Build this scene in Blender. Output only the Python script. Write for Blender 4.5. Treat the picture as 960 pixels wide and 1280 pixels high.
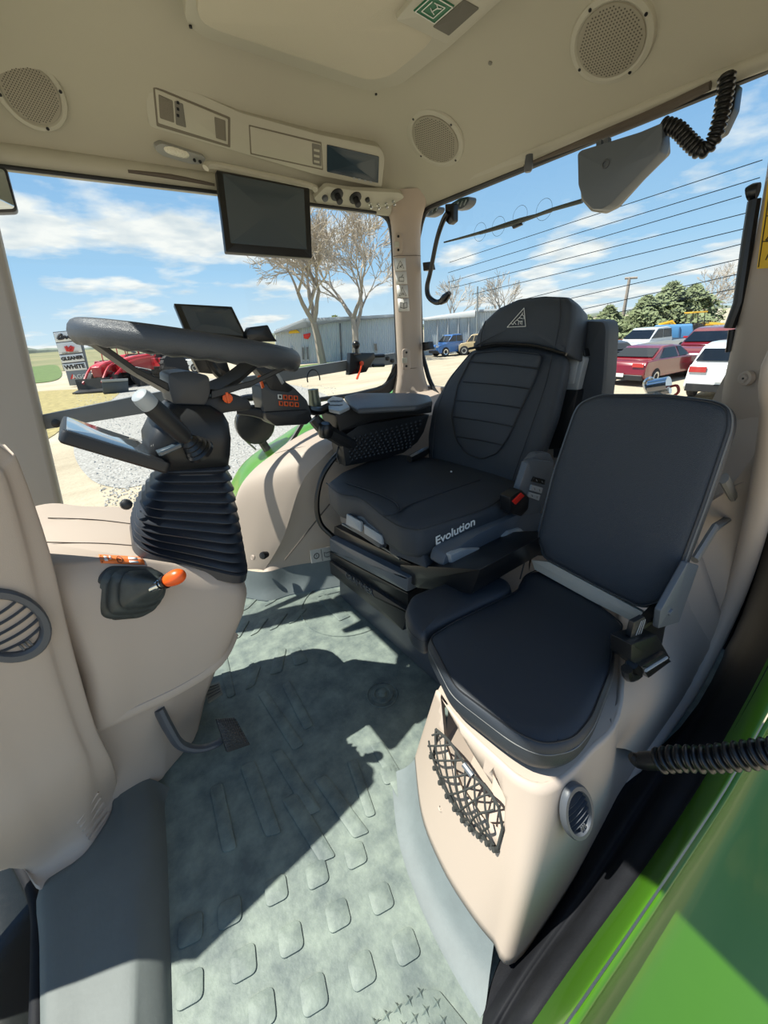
import bpy, bmesh, math, random
from mathutils import Vector, Matrix
V = Vector
random.seed(7)
C = bpy.context.scene.collection
for o in list(bpy.data.objects): bpy.data.objects.remove(o)

# ------------------------------------------------------------------ camera
# world: +X = rear of the tractor, +Y = its right side, +Z = up, cab floor z = 0, yard ground z = -1.7
EYE = V((0, 0, 1.1)); FPX = 495.0
R = Matrix(((0.805, -0.293, 0.516), (-0.590, -0.308, 0.746), (-0.059, -0.905, -0.421)))
cx = R.col[0].normalized(); cz = R.col[2].normalized(); cy = cz.cross(cx).normalized(); cx = cy.cross(cz)
cam = bpy.data.cameras.new('camera'); cam.sensor_fit = 'HORIZONTAL'; cam.sensor_width = 36
cam.lens = 36 * FPX / 960; cam.clip_start = 0.02; cam.clip_end = 2000
camo = bpy.data.objects.new('camera', cam); C.objects.link(camo)
camo.matrix_world = Matrix((( cx.x, -cy.x, -cz.x, EYE.x), (cx.y, -cy.y, -cz.y, EYE.y), (cx.z, -cy.z, -cz.z, EYE.z), (0, 0, 0, 1)))
bpy.context.scene.camera = camo

def ray(px, py): return cx * (px - 480) + cy * (py - 640) + cz * FPX
def at_x(px, py, v): r = ray(px, py); return EYE + r * (v / r.x)
def at_y(px, py, v): r = ray(px, py); return EYE + r * (v / r.y)
def at_z(px, py, v): r = ray(px, py); return EYE + r * ((v - EYE.z) / r.z)
def on_plane(px, py, p0, n): r = ray(px, py); return EYE + r * ((p0 - EYE).dot(n) / r.dot(n))
def AX(v, *pts): return [at_x(a, b, v) for a, b in pts]
def AY(v, *pts): return [at_y(a, b, v) for a, b in pts]
def AZ(v, *pts): return [at_z(a, b, v) for a, b in pts]

# ------------------------------------------------------------------ light, sky, exposure
sc = bpy.context.scene
sc.view_settings.view_transform = 'Standard'; sc.view_settings.look = 'None'
sc.view_settings.gamma = 1.0; sc.view_settings.use_curve_mapping = False
sc.view_settings.exposure = 0.18
sun = bpy.data.lights.new('sun', 'SUN'); sun.energy = 8.5; sun.angle = 0.009; sun.color = (1.0, 0.955, 0.87)
suno = bpy.data.objects.new('sun', sun); C.objects.link(suno)
SUN = V((-0.300, 0.165, 0.62)).normalized()
suno.rotation_euler = SUN.to_track_quat('Z', 'Y').to_euler(); suno.location = (-5, 4, 12)

def sky():
    w = bpy.data.worlds.new('sky'); sc.world = w; w.use_nodes = True
    nt = w.node_tree; nt.nodes.clear(); N = nt.nodes.new; L = nt.links.new
    tc = N('ShaderNodeTexCoord'); sep = N('ShaderNodeSeparateXYZ'); L(tc.outputs['Generated'], sep.inputs[0])
    ramp = N('ShaderNodeValToRGB'); L(sep.outputs['Z'], ramp.inputs[0])
    e = ramp.color_ramp.elements
    e[0].position = 0.0; e[0].color = (0.60, 0.76, 0.86, 1)
    e[1].position = 1.0; e[1].color = (0.075, 0.19, 0.48, 1)
    for p, c in ((0.12, (0.36, 0.60, 0.84)), (0.35, (0.20, 0.42, 0.74))):
        k = e.new(p); k.color = (*c, 1)
    # cloud layer: directions projected on a flat cloud deck
    mx = N('ShaderNodeMath'); mx.operation = 'MAXIMUM'; mx.inputs[1].default_value = 0.0; L(sep.outputs['Z'], mx.inputs[0])
    ad = N('ShaderNodeMath'); ad.operation = 'ADD'; ad.inputs[1].default_value = 0.16; L(mx.outputs[0], ad.inputs[0])
    dv = N('ShaderNodeVectorMath'); dv.operation = 'DIVIDE'; L(tc.outputs['Generated'], dv.inputs[0])
    cmb = N('ShaderNodeCombineXYZ')
    for i in range(3): L(ad.outputs[0], cmb.inputs[i])
    L(cmb.outputs[0], dv.inputs[1])
    flat = N('ShaderNodeVectorMath'); flat.operation = 'MULTIPLY'; flat.inputs[1].default_value = (1, 1, 2.2); L(dv.outputs[0], flat.inputs[0])
    nz = N('ShaderNodeTexNoise'); nz.inputs['Scale'].default_value = 1.15; nz.inputs['Detail'].default_value = 9; nz.inputs['Roughness'].default_value = 0.52
    mp = N('ShaderNodeMapping'); mp.inputs['Location'].default_value = CLOUD_OFF; L(flat.outputs[0], mp.inputs[0]); L(mp.outputs[0], nz.inputs['Vector'])
    cr = N('ShaderNodeValToRGB'); L(nz.outputs['Fac'], cr.inputs[0])
    cr.color_ramp.elements[0].position = 0.515; cr.color_ramp.elements[0].color = (0, 0, 0, 1)
    cr.color_ramp.elements[1].position = 0.60; cr.color_ramp.elements[1].color = (1, 1, 1, 1)
    nz2 = N('ShaderNodeTexNoise'); nz2.inputs['Scale'].default_value = 5; nz2.inputs['Detail'].default_value = 6; L(mp.outputs[0], nz2.inputs['Vector'])
    cc = N('ShaderNodeValToRGB'); L(nz2.outputs['Fac'], cc.inputs[0])
    cc.color_ramp.elements[0].position = 0.3; cc.color_ramp.elements[0].color = (0.60, 0.68, 0.74, 1)
    cc.color_ramp.elements[1].position = 0.6; cc.color_ramp.elements[1].color = (0.90, 0.91, 0.89, 1)
    mix = N('ShaderNodeMix'); mix.data_type = 'RGBA'
    L(cr.outputs[0], mix.inputs[0]); L(ramp.outputs[0], mix.inputs[6]); L(cc.outputs[0], mix.inputs[7])
    bg = N('ShaderNodeBackground'); L(mix.outputs[2], bg.inputs[0]); bg.inputs[1].default_value = 1.0
    out = N('ShaderNodeOutputWorld'); L(bg.outputs[0], out.inputs[0])
CLOUD_OFF = (3.1, 0.4, 0.0)
sky()

# ------------------------------------------------------------------ materials
def lin(c):
    return tuple((x/255/12.92 if x/255 <= 0.04045 else ((x/255+0.055)/1.055)**2.4) for x in c)
MATS = {}
def mat(name, rgb, rough=0.5, metal=0.0, bump=0.0, scale=200, coat=0.0, var=0.0, vscale=6.0, rgb2=None, spec=0.5, kind='noise', emit=None):
    if name in MATS: return MATS[name]
    m = bpy.data.materials.new(name); m.use_nodes = True; MATS[name] = m
    nt = m.node_tree; b = nt.nodes['Principled BSDF']; N = nt.nodes.new; L = nt.links.new
    col = (*lin(rgb), 1)
    b.inputs['Base Color'].default_value = col; b.inputs['Roughness'].default_value = rough
    b.inputs['Metallic'].default_value = metal; b.inputs['Coat Weight'].default_value = coat
    b.inputs['Coat Roughness'].default_value = 0.06
    b.inputs['Specular IOR Level'].default_value = spec
    tc = N('ShaderNodeTexCoord')
    if var or rgb2:
        n = N('ShaderNodeTexNoise'); n.inputs['Scale'].default_value = vscale; n.inputs['Detail'].default_value = 7; n.inputs['Roughness'].default_value = 0.65
        L(tc.outputs['Object'], n.inputs['Vector'])
        r = N('ShaderNodeValToRGB'); L(n.outputs['Fac'], r.inputs[0])
        r.color_ramp.elements[0].position = 0.35; r.color_ramp.elements[1].position = 0.68
        r.color_ramp.elements[0].color = tuple(x*(1-var) for x in col[:3]) + (1,)
        r.color_ramp.elements[1].color = (*lin(rgb2), 1) if rgb2 else tuple(min(1, x*(1+var)) for x in col[:3]) + (1,)
        L(r.outputs[0], b.inputs['Base Color'])
    if bump:
        if kind == 'voronoi':
            n = N('ShaderNodeTexVoronoi'); n.inputs['Scale'].default_value = scale; o = n.outputs['Distance']
        else:
            n = N('ShaderNodeTexNoise'); n.inputs['Scale'].default_value = scale; n.inputs['Detail'].default_value = 3; o = n.outputs['Fac']
        L(tc.outputs['Object'], n.inputs['Vector'])
        bp = N('ShaderNodeBump'); bp.inputs['Strength'].default_value = bump; bp.inputs['Distance'].default_value = 0.002
        L(o, bp.inputs['Height']); L(bp.outputs[0], b.inputs['Normal'])
    if emit: b.inputs['Emission Color'].default_value = (*lin(emit), 1); b.inputs['Emission Strength'].default_value = 1
    return m
BEIGE = mat('beige_plastic', (178, 163, 149), 0.55, bump=0.12, scale=600)
LINER = mat('headliner_foam', (176, 172, 156), 0.9, bump=0.25, scale=900)
LINERP = mat('headliner_plastic', (178, 175, 160), 0.5)
GREYB = mat('light_grey_plastic', (150, 152, 148), 0.4)
LEATHER = mat('black_leather', (50, 56, 64), 0.42, bump=0.5, scale=900, kind='voronoi')
LEATHERS = mat('black_smooth_fabric', (42, 48, 56), 0.5, bump=0.2, scale=1200)
STITCH = mat('grey_stitching', (120, 120, 118), 0.8)
PIPE = mat('black_piping', (30, 32, 36), 0.5)
BLACK = mat('black_plastic', (30, 32, 35), 0.45, bump=0.1, scale=700)
SATIN = mat('black_satin', (24, 25, 27), 0.3)
RUBBER = mat('black_rubber', (26, 27, 31), 0.7, spec=0.2, bump=0.2, scale=300, var=0.25, vscale=14)
DGREY = mat('dark_grey_plastic', (76, 80, 86), 0.4, bump=0.08, scale=600)
MGREY = mat('slate_grey_plastic', (88, 95, 103), 0.38)
LGREY = mat('pale_grey_plastic', (158, 164, 168), 0.35)
DARKB = mat('grey_beige_trim', (120, 118, 110), 0.5)
MATC = mat('grey_rubber_mat', (92, 104, 102), 0.6, bump=0.5, scale=90, var=0.15, vscale=14, rgb2=(126, 137, 127))
MATD = mat('grey_rubber_side', (104, 113, 114), 0.6, bump=0.15, scale=120, var=0.15, vscale=5)
DUCT = mat('dark_sill_rubber', (98, 104, 102), 0.62, bump=0.15, scale=120, var=0.1, vscale=5)
ORANGE = mat('orange_plastic', (230, 92, 28), 0.35)
ORANGE2 = mat('orange_sticker', (236, 120, 50), 0.5)
RED = mat('red_plastic', (215, 40, 30), 0.35)
WHITE = mat('white_print', (225, 226, 222), 0.5)
DECAL = mat('sticker_white', (214, 212, 206), 0.5)
INK = mat('black_print', (28, 28, 28), 0.6)
YEL = mat('yellow_sticker', (222, 178, 30), 0.5)
GREENL = mat('green_sticker', (30, 104, 72), 0.5)
CHROME = mat('chrome', (205, 208, 210), 0.15, 1.0)
STEEL = mat('grey_steel', (120, 122, 122), 0.35, 0.8)
GPAINT = mat('green_paint', (66, 112, 22), 0.3, coat=0.4, spec=0.3, var=0.05, vscale=2)
SCREEN = mat('screen_glass', (66, 77, 86), 0.12, coat=0.5)  # base colour lightened to stand in for reflections on the glass
SCREEN2 = mat('dash_screen_glass', (70, 80, 88), 0.06, coat=1.0)
LENS = mat('lamp_lens', (225, 222, 205), 0.2, bump=1.0, scale=160, kind='voronoi', emit=None)
NETM = mat('net_cord', (52, 54, 52), 0.8)
FELT = mat('dark_grille', (122, 117, 105), 0.8, bump=0.6, scale=700, kind='voronoi')
def glass(name, tint=(0.93, 0.96, 0.95), refl=0.05):
    m = bpy.data.materials.new(name); m.use_nodes = True; nt = m.node_tree; nt.nodes.clear(); N = nt.nodes.new; L = nt.links.new
    t = N('ShaderNodeBsdfTransparent'); t.inputs[0].default_value = (*tint, 1)
    g = N('ShaderNodeBsdfGlossy'); g.inputs['Roughness'].default_value = 0.01; g.inputs[0].default_value = (0.9, 0.95, 1, 1)
    f = N('ShaderNodeFresnel'); f.inputs[0].default_value = 1.35
    mx = N('ShaderNodeMixShader'); L(f.outputs[0], mx.inputs[0]); L(t.outputs[0], mx.inputs[1]); L(g.outputs[0], mx.inputs[2])
    o = N('ShaderNodeOutputMaterial'); L(mx.outputs[0], o.inputs[0]); return m
GLASS = glass('window_glass')

# ------------------------------------------------------------------ mesh helpers
def newell(p):
    n = V((0, 0, 0))
    for i in range(len(p)):
        a, b = p[i], p[(i+1) % len(p)]
        n += V(((a.y-b.y)*(a.z+b.z), (a.z-b.z)*(a.x+b.x), (a.x-b.x)*(a.y+b.y)))
    return n.normalized()
def roundpoly(pts, r, seg=5):
    pts = [V(p) for p in pts]
    if not r: return pts
    rs = r if isinstance(r, (list, tuple)) else [r]*len(pts)
    out = []
    for i, p in enumerate(pts):
        a, b = pts[i-1], pts[(i+1) % len(pts)]; q = rs[i]
        if q <= 0: out.append(p); continue
        d1 = (a-p); d2 = (b-p); k1 = min(q, d1.length*0.49); k2 = min(q, d2.length*0.49)
        s, e = p + d1.normalized()*k1, p + d2.normalized()*k2
        for j in range(seg+1):
            t = j/seg; out.append(s*(1-t)**2 + p*2*t*(1-t)*0.9 + (s+e)*0.5*2*t*(1-t)*0.1 + e*t*t)
    return out
def catmull(pts, n=6, closed=False):
    pts = [V(p) for p in pts]; out = []; m = len(pts)
    rng = range(m) if closed else range(m-1)
    for i in rng:
        if closed: p0, p1, p2, p3 = pts[i-1], pts[i], pts[(i+1) % m], pts[(i+2) % m]
        else: p0, p1, p2, p3 = pts[max(i-1, 0)], pts[i], pts[i+1], pts[min(i+2, m-1)]
        for j in range(n):
            t = j/n
            out.append(0.5*((2*p1)+(p2-p0)*t+(2*p0-5*p1+4*p2-p3)*t*t+(3*p1-p0-3*p2+p3)*t**3))
    if not closed: out.append(pts[-1])
    return out
def densify(loop, step):
    out = []
    for i in range(len(loop)):
        a, b = loop[i], loop[(i+1) % len(loop)]; k = max(1, int((b-a).length/step))
        for j in range(k): out.append(a.lerp(b, j/k))
    return out
class MB:
    def __init__(s): s.v = []; s.f = []
    def add(s, vs, fs):
        o = len(s.v); s.v += [V(p) for p in vs]; s.f += [tuple(i+o for i in f) for f in fs]; return s
    def box(s, c, size, rx=None):
        c = V(c); a, b, d = [x/2 for x in size]; m = rx or Matrix.Identity(3)
        vs = [c + m @ V((x*a, y*b, z*d)) for x in (-1, 1) for y in (-1, 1) for z in (-1, 1)]
        return s.add(vs, [(0,1,3,2),(4,6,7,5),(0,4,5,1),(2,3,7,6),(0,2,6,4),(1,5,7,3)])
    def rings(s, loops, cap=True, closed=True):
        n = len(loops[0]); vs = [p for l in loops for p in l]; fs = []
        for i in range(len(loops)-1):
            for j in range(n if closed else n-1):
                k = (j+1) % n; fs.append((i*n+j, i*n+k, (i+1)*n+k, (i+1)*n+j))
        if cap and closed:
            fs.append(tuple(range(n))[::-1]); fs.append(tuple((len(loops)-1)*n+j for j in range(n)))
        return s.add(vs, fs)
    def tube(s, pts, r, n=12, smooth=0, cap=True, flat=None):
        pts = [V(p) for p in pts]
        if smooth: 
            m = len(pts); rr = r if isinstance(r, (list, tuple)) else None
            if rr: r = [rr[min(i//smooth, m-1)]*(1-(i % smooth)/smooth) + rr[min(i//smooth+1, m-1)]*((i % smooth)/smooth) for i in range((m-1)*smooth+1)]
            pts = catmull(pts, smooth)
        rs = r if isinstance(r, (list, tuple)) else [r]*len(pts)
        loops = []; up = None
        for i, p in enumerate(pts):
            t = (pts[min(i+1, len(pts)-1)] - pts[max(i-1, 0)]).normalized()
            if up is None:
                up = t.cross(V((0, 0, 1))); 
                if up.length < 0.1: up = t.cross(V((1, 0, 0)))
            up = (up - t*up.dot(t)).normalized(); w = t.cross(up)
            q = rs[i]
            loops.append([p + up*math.cos(2*math.pi*j/n)*q + w*math.sin(2*math.pi*j/n)*q*(flat or 1) for j in range(n)])
        return s.rings(loops, cap)
    def lathe(s, prof, o, axis, n=24, cap=True, scale=(1, 1)):
        o = V(o); a = V(axis).normalized(); u = a.orthogonal().normalized(); w = a.cross(u)
        return s.rings([[o + a*h + u*math.cos(2*math.pi*j/n)*r*scale[0] + w*math.sin(2*math.pi*j/n)*r*scale[1] for j in range(n)] for r, h in prof], cap)
    def grid(s, rows):
        n = len(rows[0]); vs = [p for r in rows for p in r]
        return s.add(vs, [(i*n+j, i*n+j+1, (i+1)*n+j+1, (i+1)*n+j) for i in range(len(rows)-1) for j in range(n-1)])
    def sgrid(s, rows, n=5):
        rows = [catmull(r, n) for r in rows]
        cols = [catmull([r[j] for r in rows], n) for j in range(len(rows[0]))]
        return s.grid([list(x) for x in zip(*cols)])
    def slab(s, pts, t, r=0, bevel=0.002, crown=0.0, seg=5, nrm=None, step=0, prof=None, back=0.0):
        """outline pts = front face; body goes t behind it (away from the eye)"""
        pts = [V(p) for p in pts]; n = nrm or newell(pts); c = sum(pts, V())/len(pts)
        if nrm is None and n.dot(EYE - c) < 0: n = -n
        loop = roundpoly(pts, r, seg)
        if step: loop = densify(loop, step)
        # orient CCW seen from n
        if newell(loop).dot(n) < 0: loop = loop[::-1]
        m = len(loop); inw = []
        for i in range(m):
            tg = (loop[(i+1) % m] - loop[i-1]); tg = (tg - n*tg.dot(n)).normalized(); inw.append(n.cross(tg))
        c = sum(loop, V())/m
        if prof is None:
            b = bevel; prof = [(back+b, -t), (back, -t+b)] + ([(0, -b*1.5)] if b else []) + ([(b*0.3, -b*0.3)] if b else []) + [(b, 0)]
        rings = [[loop[i] + inw[i]*a + n*h for i in range(m)] for a, h in prof]
        last = rings[-1]; hl = prof[-1][1]
        if crown:
            for k, q in ((0.88, 0.3), (0.7, 0.62), (0.45, 0.88), (0.2, 0.98)):
                rings.append([c + (p-c)*k + n*(crown*q - hl*(1-k)*0) for p in last])
        o = len(s.v); s.rings(rings, cap=False); nr = len(rings)
        s.add([c + n*(hl + (crown if crown else 0))], []); ci = len(s.v)-1
        for j in range(m): s.f.append((o+(nr-1)*m+j, o+(nr-1)*m+(j+1) % m, ci))
        s.f.append(tuple(o+j for j in range(m))[::-1])
        return s
    def build(s, name, m, parent=None, smooth=True, bevel=0, sub=0, solid=0, ang=0.6, off=-1, loc=None):
        me = bpy.data.meshes.new(name)
        base = parent['_w'] if parent is not None else (loc if loc is not None else (0, 0, 0))
        base = V(base)
        me.from_pydata([p - base for p in s.v], [], s.f); me.update()
        bm = bmesh.new(); bm.from_mesh(me); bmesh.ops.recalc_face_normals(bm, faces=bm.faces) if not solid else None; bm.to_mesh(me); bm.free()
        o = bpy.data.objects.new(name, me); C.objects.link(o); me.materials.append(m)
        if parent is not None: o.parent = parent
        else: o.location = base
        o['_w'] = tuple(base)
        if smooth:
            for p in me.polygons: p.use_smooth = True
            try: me.set_sharp_from_angle(angle=ang)
            except Exception: pass
        if solid:
            k = o.modifiers.new('solid', 'SOLIDIFY'); k.thickness = solid; k.offset = off
        if bevel:
            k = o.modifiers.new('bevel', 'BEVEL'); k.width = bevel; k.segments = 2; k.limit_method = 'ANGLE'; k.angle_limit = 0.6; k.harden_normals = False
        if sub:
            k = o.modifiers.new('sub', 'SUBSURF'); k.levels = sub; k.render_levels = sub
        return o
def tag(o, label=None, cat=None, group=None, kind=None):
    if label: o['label'] = label
    if cat: o['category'] = cat
    if group: o['group'] = group
    if kind: o['kind'] = kind
    return o
def thing(name, label, cat, loc, group=None):
    o = bpy.data.objects.new(name, None); C.objects.link(o); o.location = loc; o['_w'] = tuple(loc); o.empty_display_size = 0.05
    return tag(o, label, cat, group)
def frame(u, v):
    u = V(u).normalized(); n = u.cross(V(v)).normalized(); v = n.cross(u)
    return Matrix((u, v, n)).transposed()
def text(s, p, u, v, size, m, parent, name='lettering', align='CENTER', ext=0.0006, shear=0, bold=0.0):
    cu = bpy.data.curves.new('t', 'FONT'); cu.body = s; cu.size = size; cu.extrude = ext; cu.align_x = align; cu.align_y = 'CENTER'; cu.shear = shear; cu.offset = bold; cu.resolution_u = 3
    t = bpy.data.objects.new('t', cu); C.objects.link(t)
    me = bpy.data.meshes.new_from_object(t.evaluated_get(bpy.context.evaluated_depsgraph_get()))
    bpy.data.objects.remove(t); fr = frame(u, v); base = V(parent['_w']) if parent is not None else V((0, 0, 0))
    for vt in me.vertices: vt.co = fr @ vt.co + V(p) - base
    me.materials.clear(); me.materials.append(m)
    o = bpy.data.objects.new(name, me); C.objects.link(o)
    if parent is not None: o.parent = parent
    o['_w'] = tuple(base); return o
def quad_uv(q):   # bilinear on a quad a,b,c,d (u along a-b, v along a-d)
    a, b, c, d = q
    return lambda u, v: (a*(1-u)+b*u)*(1-v) + (d*(1-u)+c*u)*v
from mathutils.bvhtree import BVHTree
class Hit:      # exact point of a built surface seen along a pixel's ray
    def __init__(s, *mbs):
        s.t = []
        for m in mbs: s.t.append(BVHTree.FromPolygons([tuple(p) for p in m.v], [tuple(f) for f in m.f]))
    def __call__(s, px, py, h=0.0, full=False):
        d = ray(px, py).normalized(); best = None
        for t in s.t:
            r_ = t.ray_cast(EYE, d)
            if r_[0] is not None and (best is None or r_[3] < best[3]): best = r_
        if best is None: return (EYE + d, -d) if full else EYE + d
        n = best[1] if best[1].dot(d) < 0 else -best[1]; p = best[0] + n*h
        return (p, n) if full else p
def decal(q, hit, h, m, name, parent, nu=6, nv=3, t=0.0006):
    f = lambda u, v: tuple((q[0][i]*(1-u)+q[1][i]*u)*(1-v) + (q[3][i]*(1-u)+q[2][i]*u)*v for i in (0, 1))
    mb = MB(); mb.grid([[hit(*f(i/nu, j/nv), h) for j in range(nv+1)] for i in range(nu+1)]); return mb.build(name, m, parent, solid=t, off=0)
def copy_tree(o, parent=None):
    c = o.copy(); C.objects.link(c)
    if parent is not None: c.parent = parent
    for ch in list(o.children): copy_tree(ch, c)
    return c
def disc_ring(mb, c, n, r0, r1, h0, h1, seg=28):
    mb.lathe([(r1, h0), (r1, h1*0.7), (r1-(r1-r0)*0.25, h1), (r0, h1), (r0, h0)], c, n, seg, cap=False)
# ================================================================== SETTING: CAB SHELL
YR, XR = 1.74, 1.50
def liner_z(x, y):
    tr = (YR - y - 0.02)/0.38; tb = (XR - x - 0.02)/0.52; tf = (x + 0.10)/0.34; tl = (y - 0.10)/0.34
    k = 9.0
    t = -math.log(sum(math.exp(-k*max(-0.2, min(2, q))) for q in (tr, tb, tf, tl)))/k
    t = max(0.0, min(1.0, t+0.02))
    return 1.585 + 0.245*(1-(1-t)**2.1)
def liner_n(x, y):
    e = 0.004
    return V((liner_z(x+e, y)-liner_z(x-e, y), liner_z(x, y+e)-liner_z(x, y-e), -2*e)).normalized()
def liner_hit(px, py):
    r = ray(px, py); r = r/r.z; z = 0.3
    while z < 0.85:
        p = EYE + r*z
        if -0.1 < p.x < 1.5 and 0.1 < p.y < 1.74 and p.z >= liner_z(p.x, p.y): break
        z += 0.0015
    return p, liner_n(p.x, p.y)
mb = MB(); nx, ny = 60, 60
mb.grid([[V((-0.1+1.6*i/nx, 0.10+1.64*j/ny, liner_z(-0.1+1.6*i/nx, 0.10+1.64*j/ny))) for j in range(ny+1)] for i in range(nx+1)])
tag(mb.build('ceiling', LINER), kind='structure')
mb = MB(); mb.slab([(-0.13, 0.02, 1.90), (1.58, 0.02, 1.90), (1.58, 1.79, 1.90), (-0.13, 1.79, 1.90)], 0.06, 0.1, 0.02, nrm=V((0, 0, 1)))
mb.slab([(-0.13, 0.02, 1.9), (1.62, 0.02, 1.9), (1.62, 0.10, 1.9), (-0.13, 0.10, 1.9)], 0.33, 0, 0.01, nrm=V((0, 0, 1)))
mb.slab([(-0.13, 1.755, 1.9), (1.56, 1.755, 1.9), (1.56, 1.785, 1.9), (-0.13, 1.785, 1.9)], 0.33, 0, 0.01, nrm=V((0, 0, 1)))
mb.slab([(1.51, 0.1, 1.9), (1.56, 0.1, 1.9), (1.56, 1.76, 1.9), (1.51, 1.76, 1.9)], 0.30, 0, 0.01, nrm=V((0, 0, 1)))
mb.slab([(-0.14, 0.1, 1.9), (-0.1, 0.1, 1.9), (-0.1, 1.76, 1.9), (-0.14, 1.76, 1.9)], 0.30, 0, 0.01, nrm=V((0, 0, 1)))
o = tag(mb.build('roof', GPAINT, bevel=0), kind='structure')

# floor plate and its rubber mat relief
mb = MB(); mb.slab([(-0.75, 0.08, 0), (1.55, 0.08, 0), (1.55, 1.78, 0), (-0.75, 1.78, 0)], 0.04, 0, 0.0)
FLOOR = tag(mb.build('floor', MATC), kind='structure')
def on_floor(pts, t=0.0035, r=0.012, name='raised_pad', z=0.0):
    q = [at_z(a, b, 0.004) for a, b in pts]
    m = MB(); m.slab(q, t, r, 0.0015, nrm=V((0, 0, 1)), seg=3); return m.build(name, MATC, FLOOR)
# raised squares of the mat, measured one by one on the floor plane
for c in [(287,1140),(363,1173),(396,1092),(304,1203),(422,1143),(444,1068),(392,1242),(452,1212),(476,1122),(507,1182),(487,967),
          (237,1235),(238,1162),(327,1262),(345,1112)]:
    p = at_z(c[0], c[1], 0.004); a = math.radians(-14); s = 0.0235
    ux, uy = V((math.cos(a), math.sin(a), 0)), V((-math.sin(a), math.cos(a), 0))
    m = MB(); m.slab([p+ux*s*i+uy*s*j for i, j in ((-1,-1),(1,-1),(1,1),(-1,1))], 0.004, 0.011, 0.0015, nrm=V((0,0,1)), seg=4); m.build('raised_square', MATC, FLOOR)
RIBS = [[(434,952),(446,948),(470,1018),(458,1022)],[(462,930),(478,926),(525,1005),(505,1012)],[(392,975),(408,968),(462,1040),(442,1048)],
        [(352,1000),(372,990),(420,1070),(400,1078)],[(300,958),(318,950),(352,1040),(332,1046)],[(338,942),(352,936),(402,1012),(384,1020)],
        [(262,985),(278,978),(296,1060),(278,1066)],[(306,862),(318,856),(326,832),(312,826)],[(337,843),(352,839),(358,810),(346,808)],[(368,832),(385,826),(374,808),(362,812)],
        [(290,800),(300,796),(312,775),(303,776)],[(312,795),(322,790),(336,772),(326,773)],[(336,788),(346,784),(360,766),(350,768)],[(360,780),(370,776),(384,760),(374,762)],
        [(272,822),(282,812),(294,868),(284,872)],[(352,856),(362,850),(392,905),(380,912)],[(322,868),(332,862),(380,930),(366,938)],[(396,748),(408,742),(438,770),(424,776)],
        [(300,765),(310,760),(322,748),(312,750)],[(330,758),(342,752),(356,740),(344,742)]]
for q in RIBS: on_floor(q, 0.004, 0.008, 'raised_rib')
m = MB(); cc = at_z(484, 770, 0); cc = V((0.66, 1.28, 0.0))
for r0, w in ((0.205, 0.004),):
    m.tube([cc + V((math.cos(t), math.sin(t), 0))*r0 + V((0,0,0.0015)) for t in [2*math.pi*k/60 for k in range(61)]], 0.0028, 6)
m.build('ring_bead', MATC, FLOOR)
b = at_z(478, 868, 0)
m = MB(); m.lathe([(0.036, 0), (0.036, 0.006), (0.026, 0.007), (0.024, 0.003), (0.014, 0.004), (0.012, 0.014), (0.004, 0.016), (0.001, 0.016)], b, (0,0,1), 28)
m.build('floor_boss', MATC, FLOOR)
m = MB(); m.tube([b + V((math.cos(t), math.sin(t), 0))*0.05 + V((0,0,0.001)) for t in [2*math.pi*k/40 for k in range(41)]], 0.0022, 6)
m.build('ring_bead', MATC, FLOOR)
# star-studded tread plate near the door
tp = [at_z(a, b_, 0.006) for a, b_ in ((440,1300),(530,1236),(548,1236),(600,1300),(560,1380),(440,1380))]
m = MB(); m.slab(tp, 0.006, 0.006, 0.002, nrm=V((0,0,1))); pl = m.build('tread_plate', MATC, FLOOR)
m = MB()
for i in range(7):
    for j in range(7):
        p = at_z(500, 1300, 0.006) + V((math.cos(-0.24), math.sin(-0.24), 0))*(i-2.5)*0.022 + V((0.24, 0.97, 0))*(j-3.5)*0.022
        def inside(p):
            w = 0
            for k in range(len(tp)):
                a, c = tp[k], tp[(k+1) % len(tp)]
                if (a.y > p.y) != (c.y > p.y) and p.x < (c.x-a.x)*(p.y-a.y)/(c.y-a.y)+a.x: w ^= 1
            return w
        if inside(p): 
            vs = [p + V((math.cos(k*math.pi/4), math.sin(k*math.pi/4), 0))*(0.010 if k % 2 == 0 else 0.004) for k in range(8)] + [p+V((0,0,0.005))]
            m.add(vs, [(k, (k+1) % 8, 8) for k in range(8)])
m.build('tread_stars', MATC, pl, smooth=False)

# mat skirts rising to the walls
def strip(rows, name, m_, parent=None, solid=0, n=5, **k):
    mb = MB(); mb.sgrid([[V(p) for p in r] for r in rows], n); return mb.build(name, m_, parent, solid=solid, **k)
# right-hand wheel arch cover
outer = [(0.30,1.74,0.10),(0.36,1.73,0.34),(0.42,1.72,0.485),(0.50,1.72,0.56),(0.61,1.72,0.615),(0.78,1.72,0.68),(1.18,1.72,0.76),(1.50,1.72,0.80)]
inner = [at_z(330,713,0.12), at_y(354,672,1.545), at_y(376,606,1.50), at_y(402,574,1.46), at_y(430,552,1.44), V((1.0,1.43,0.68)), V((1.2,1.43,0.70)), V((1.50,1.43,0.72))]
outer = [V(p) for p in outer]
mid = [a.lerp(b_, 0.5) + V((-0.012, 0, 0.012)) for a, b_ in zip(outer, inner)]
mid2 = [a.lerp(b_, 0.85) + V((-0.006, 0, 0.010)) for a, b_ in zip(outer, inner)]
WR = tag(strip([[o_ + V((0,0.02,-0.03)) for o_ in outer], outer, mid, mid2, inner], 'wall_right', BEIGE, ang=1.2), kind='structure')
sb = [at_z(330,716,0.12), at_z(360,709,0.12), at_z(390,704,0.12), at_z(415,700,0.12), V((0.80,1.44,0.12)), V((1.0,1.43,0.12)), V((1.2,1.43,0.12)), V((1.5,1.43,0.12))]
sm = [a.lerp(b_, 0.5) + V((0, 0.01, 0)) for a, b_ in zip(inner, sb)]
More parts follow.
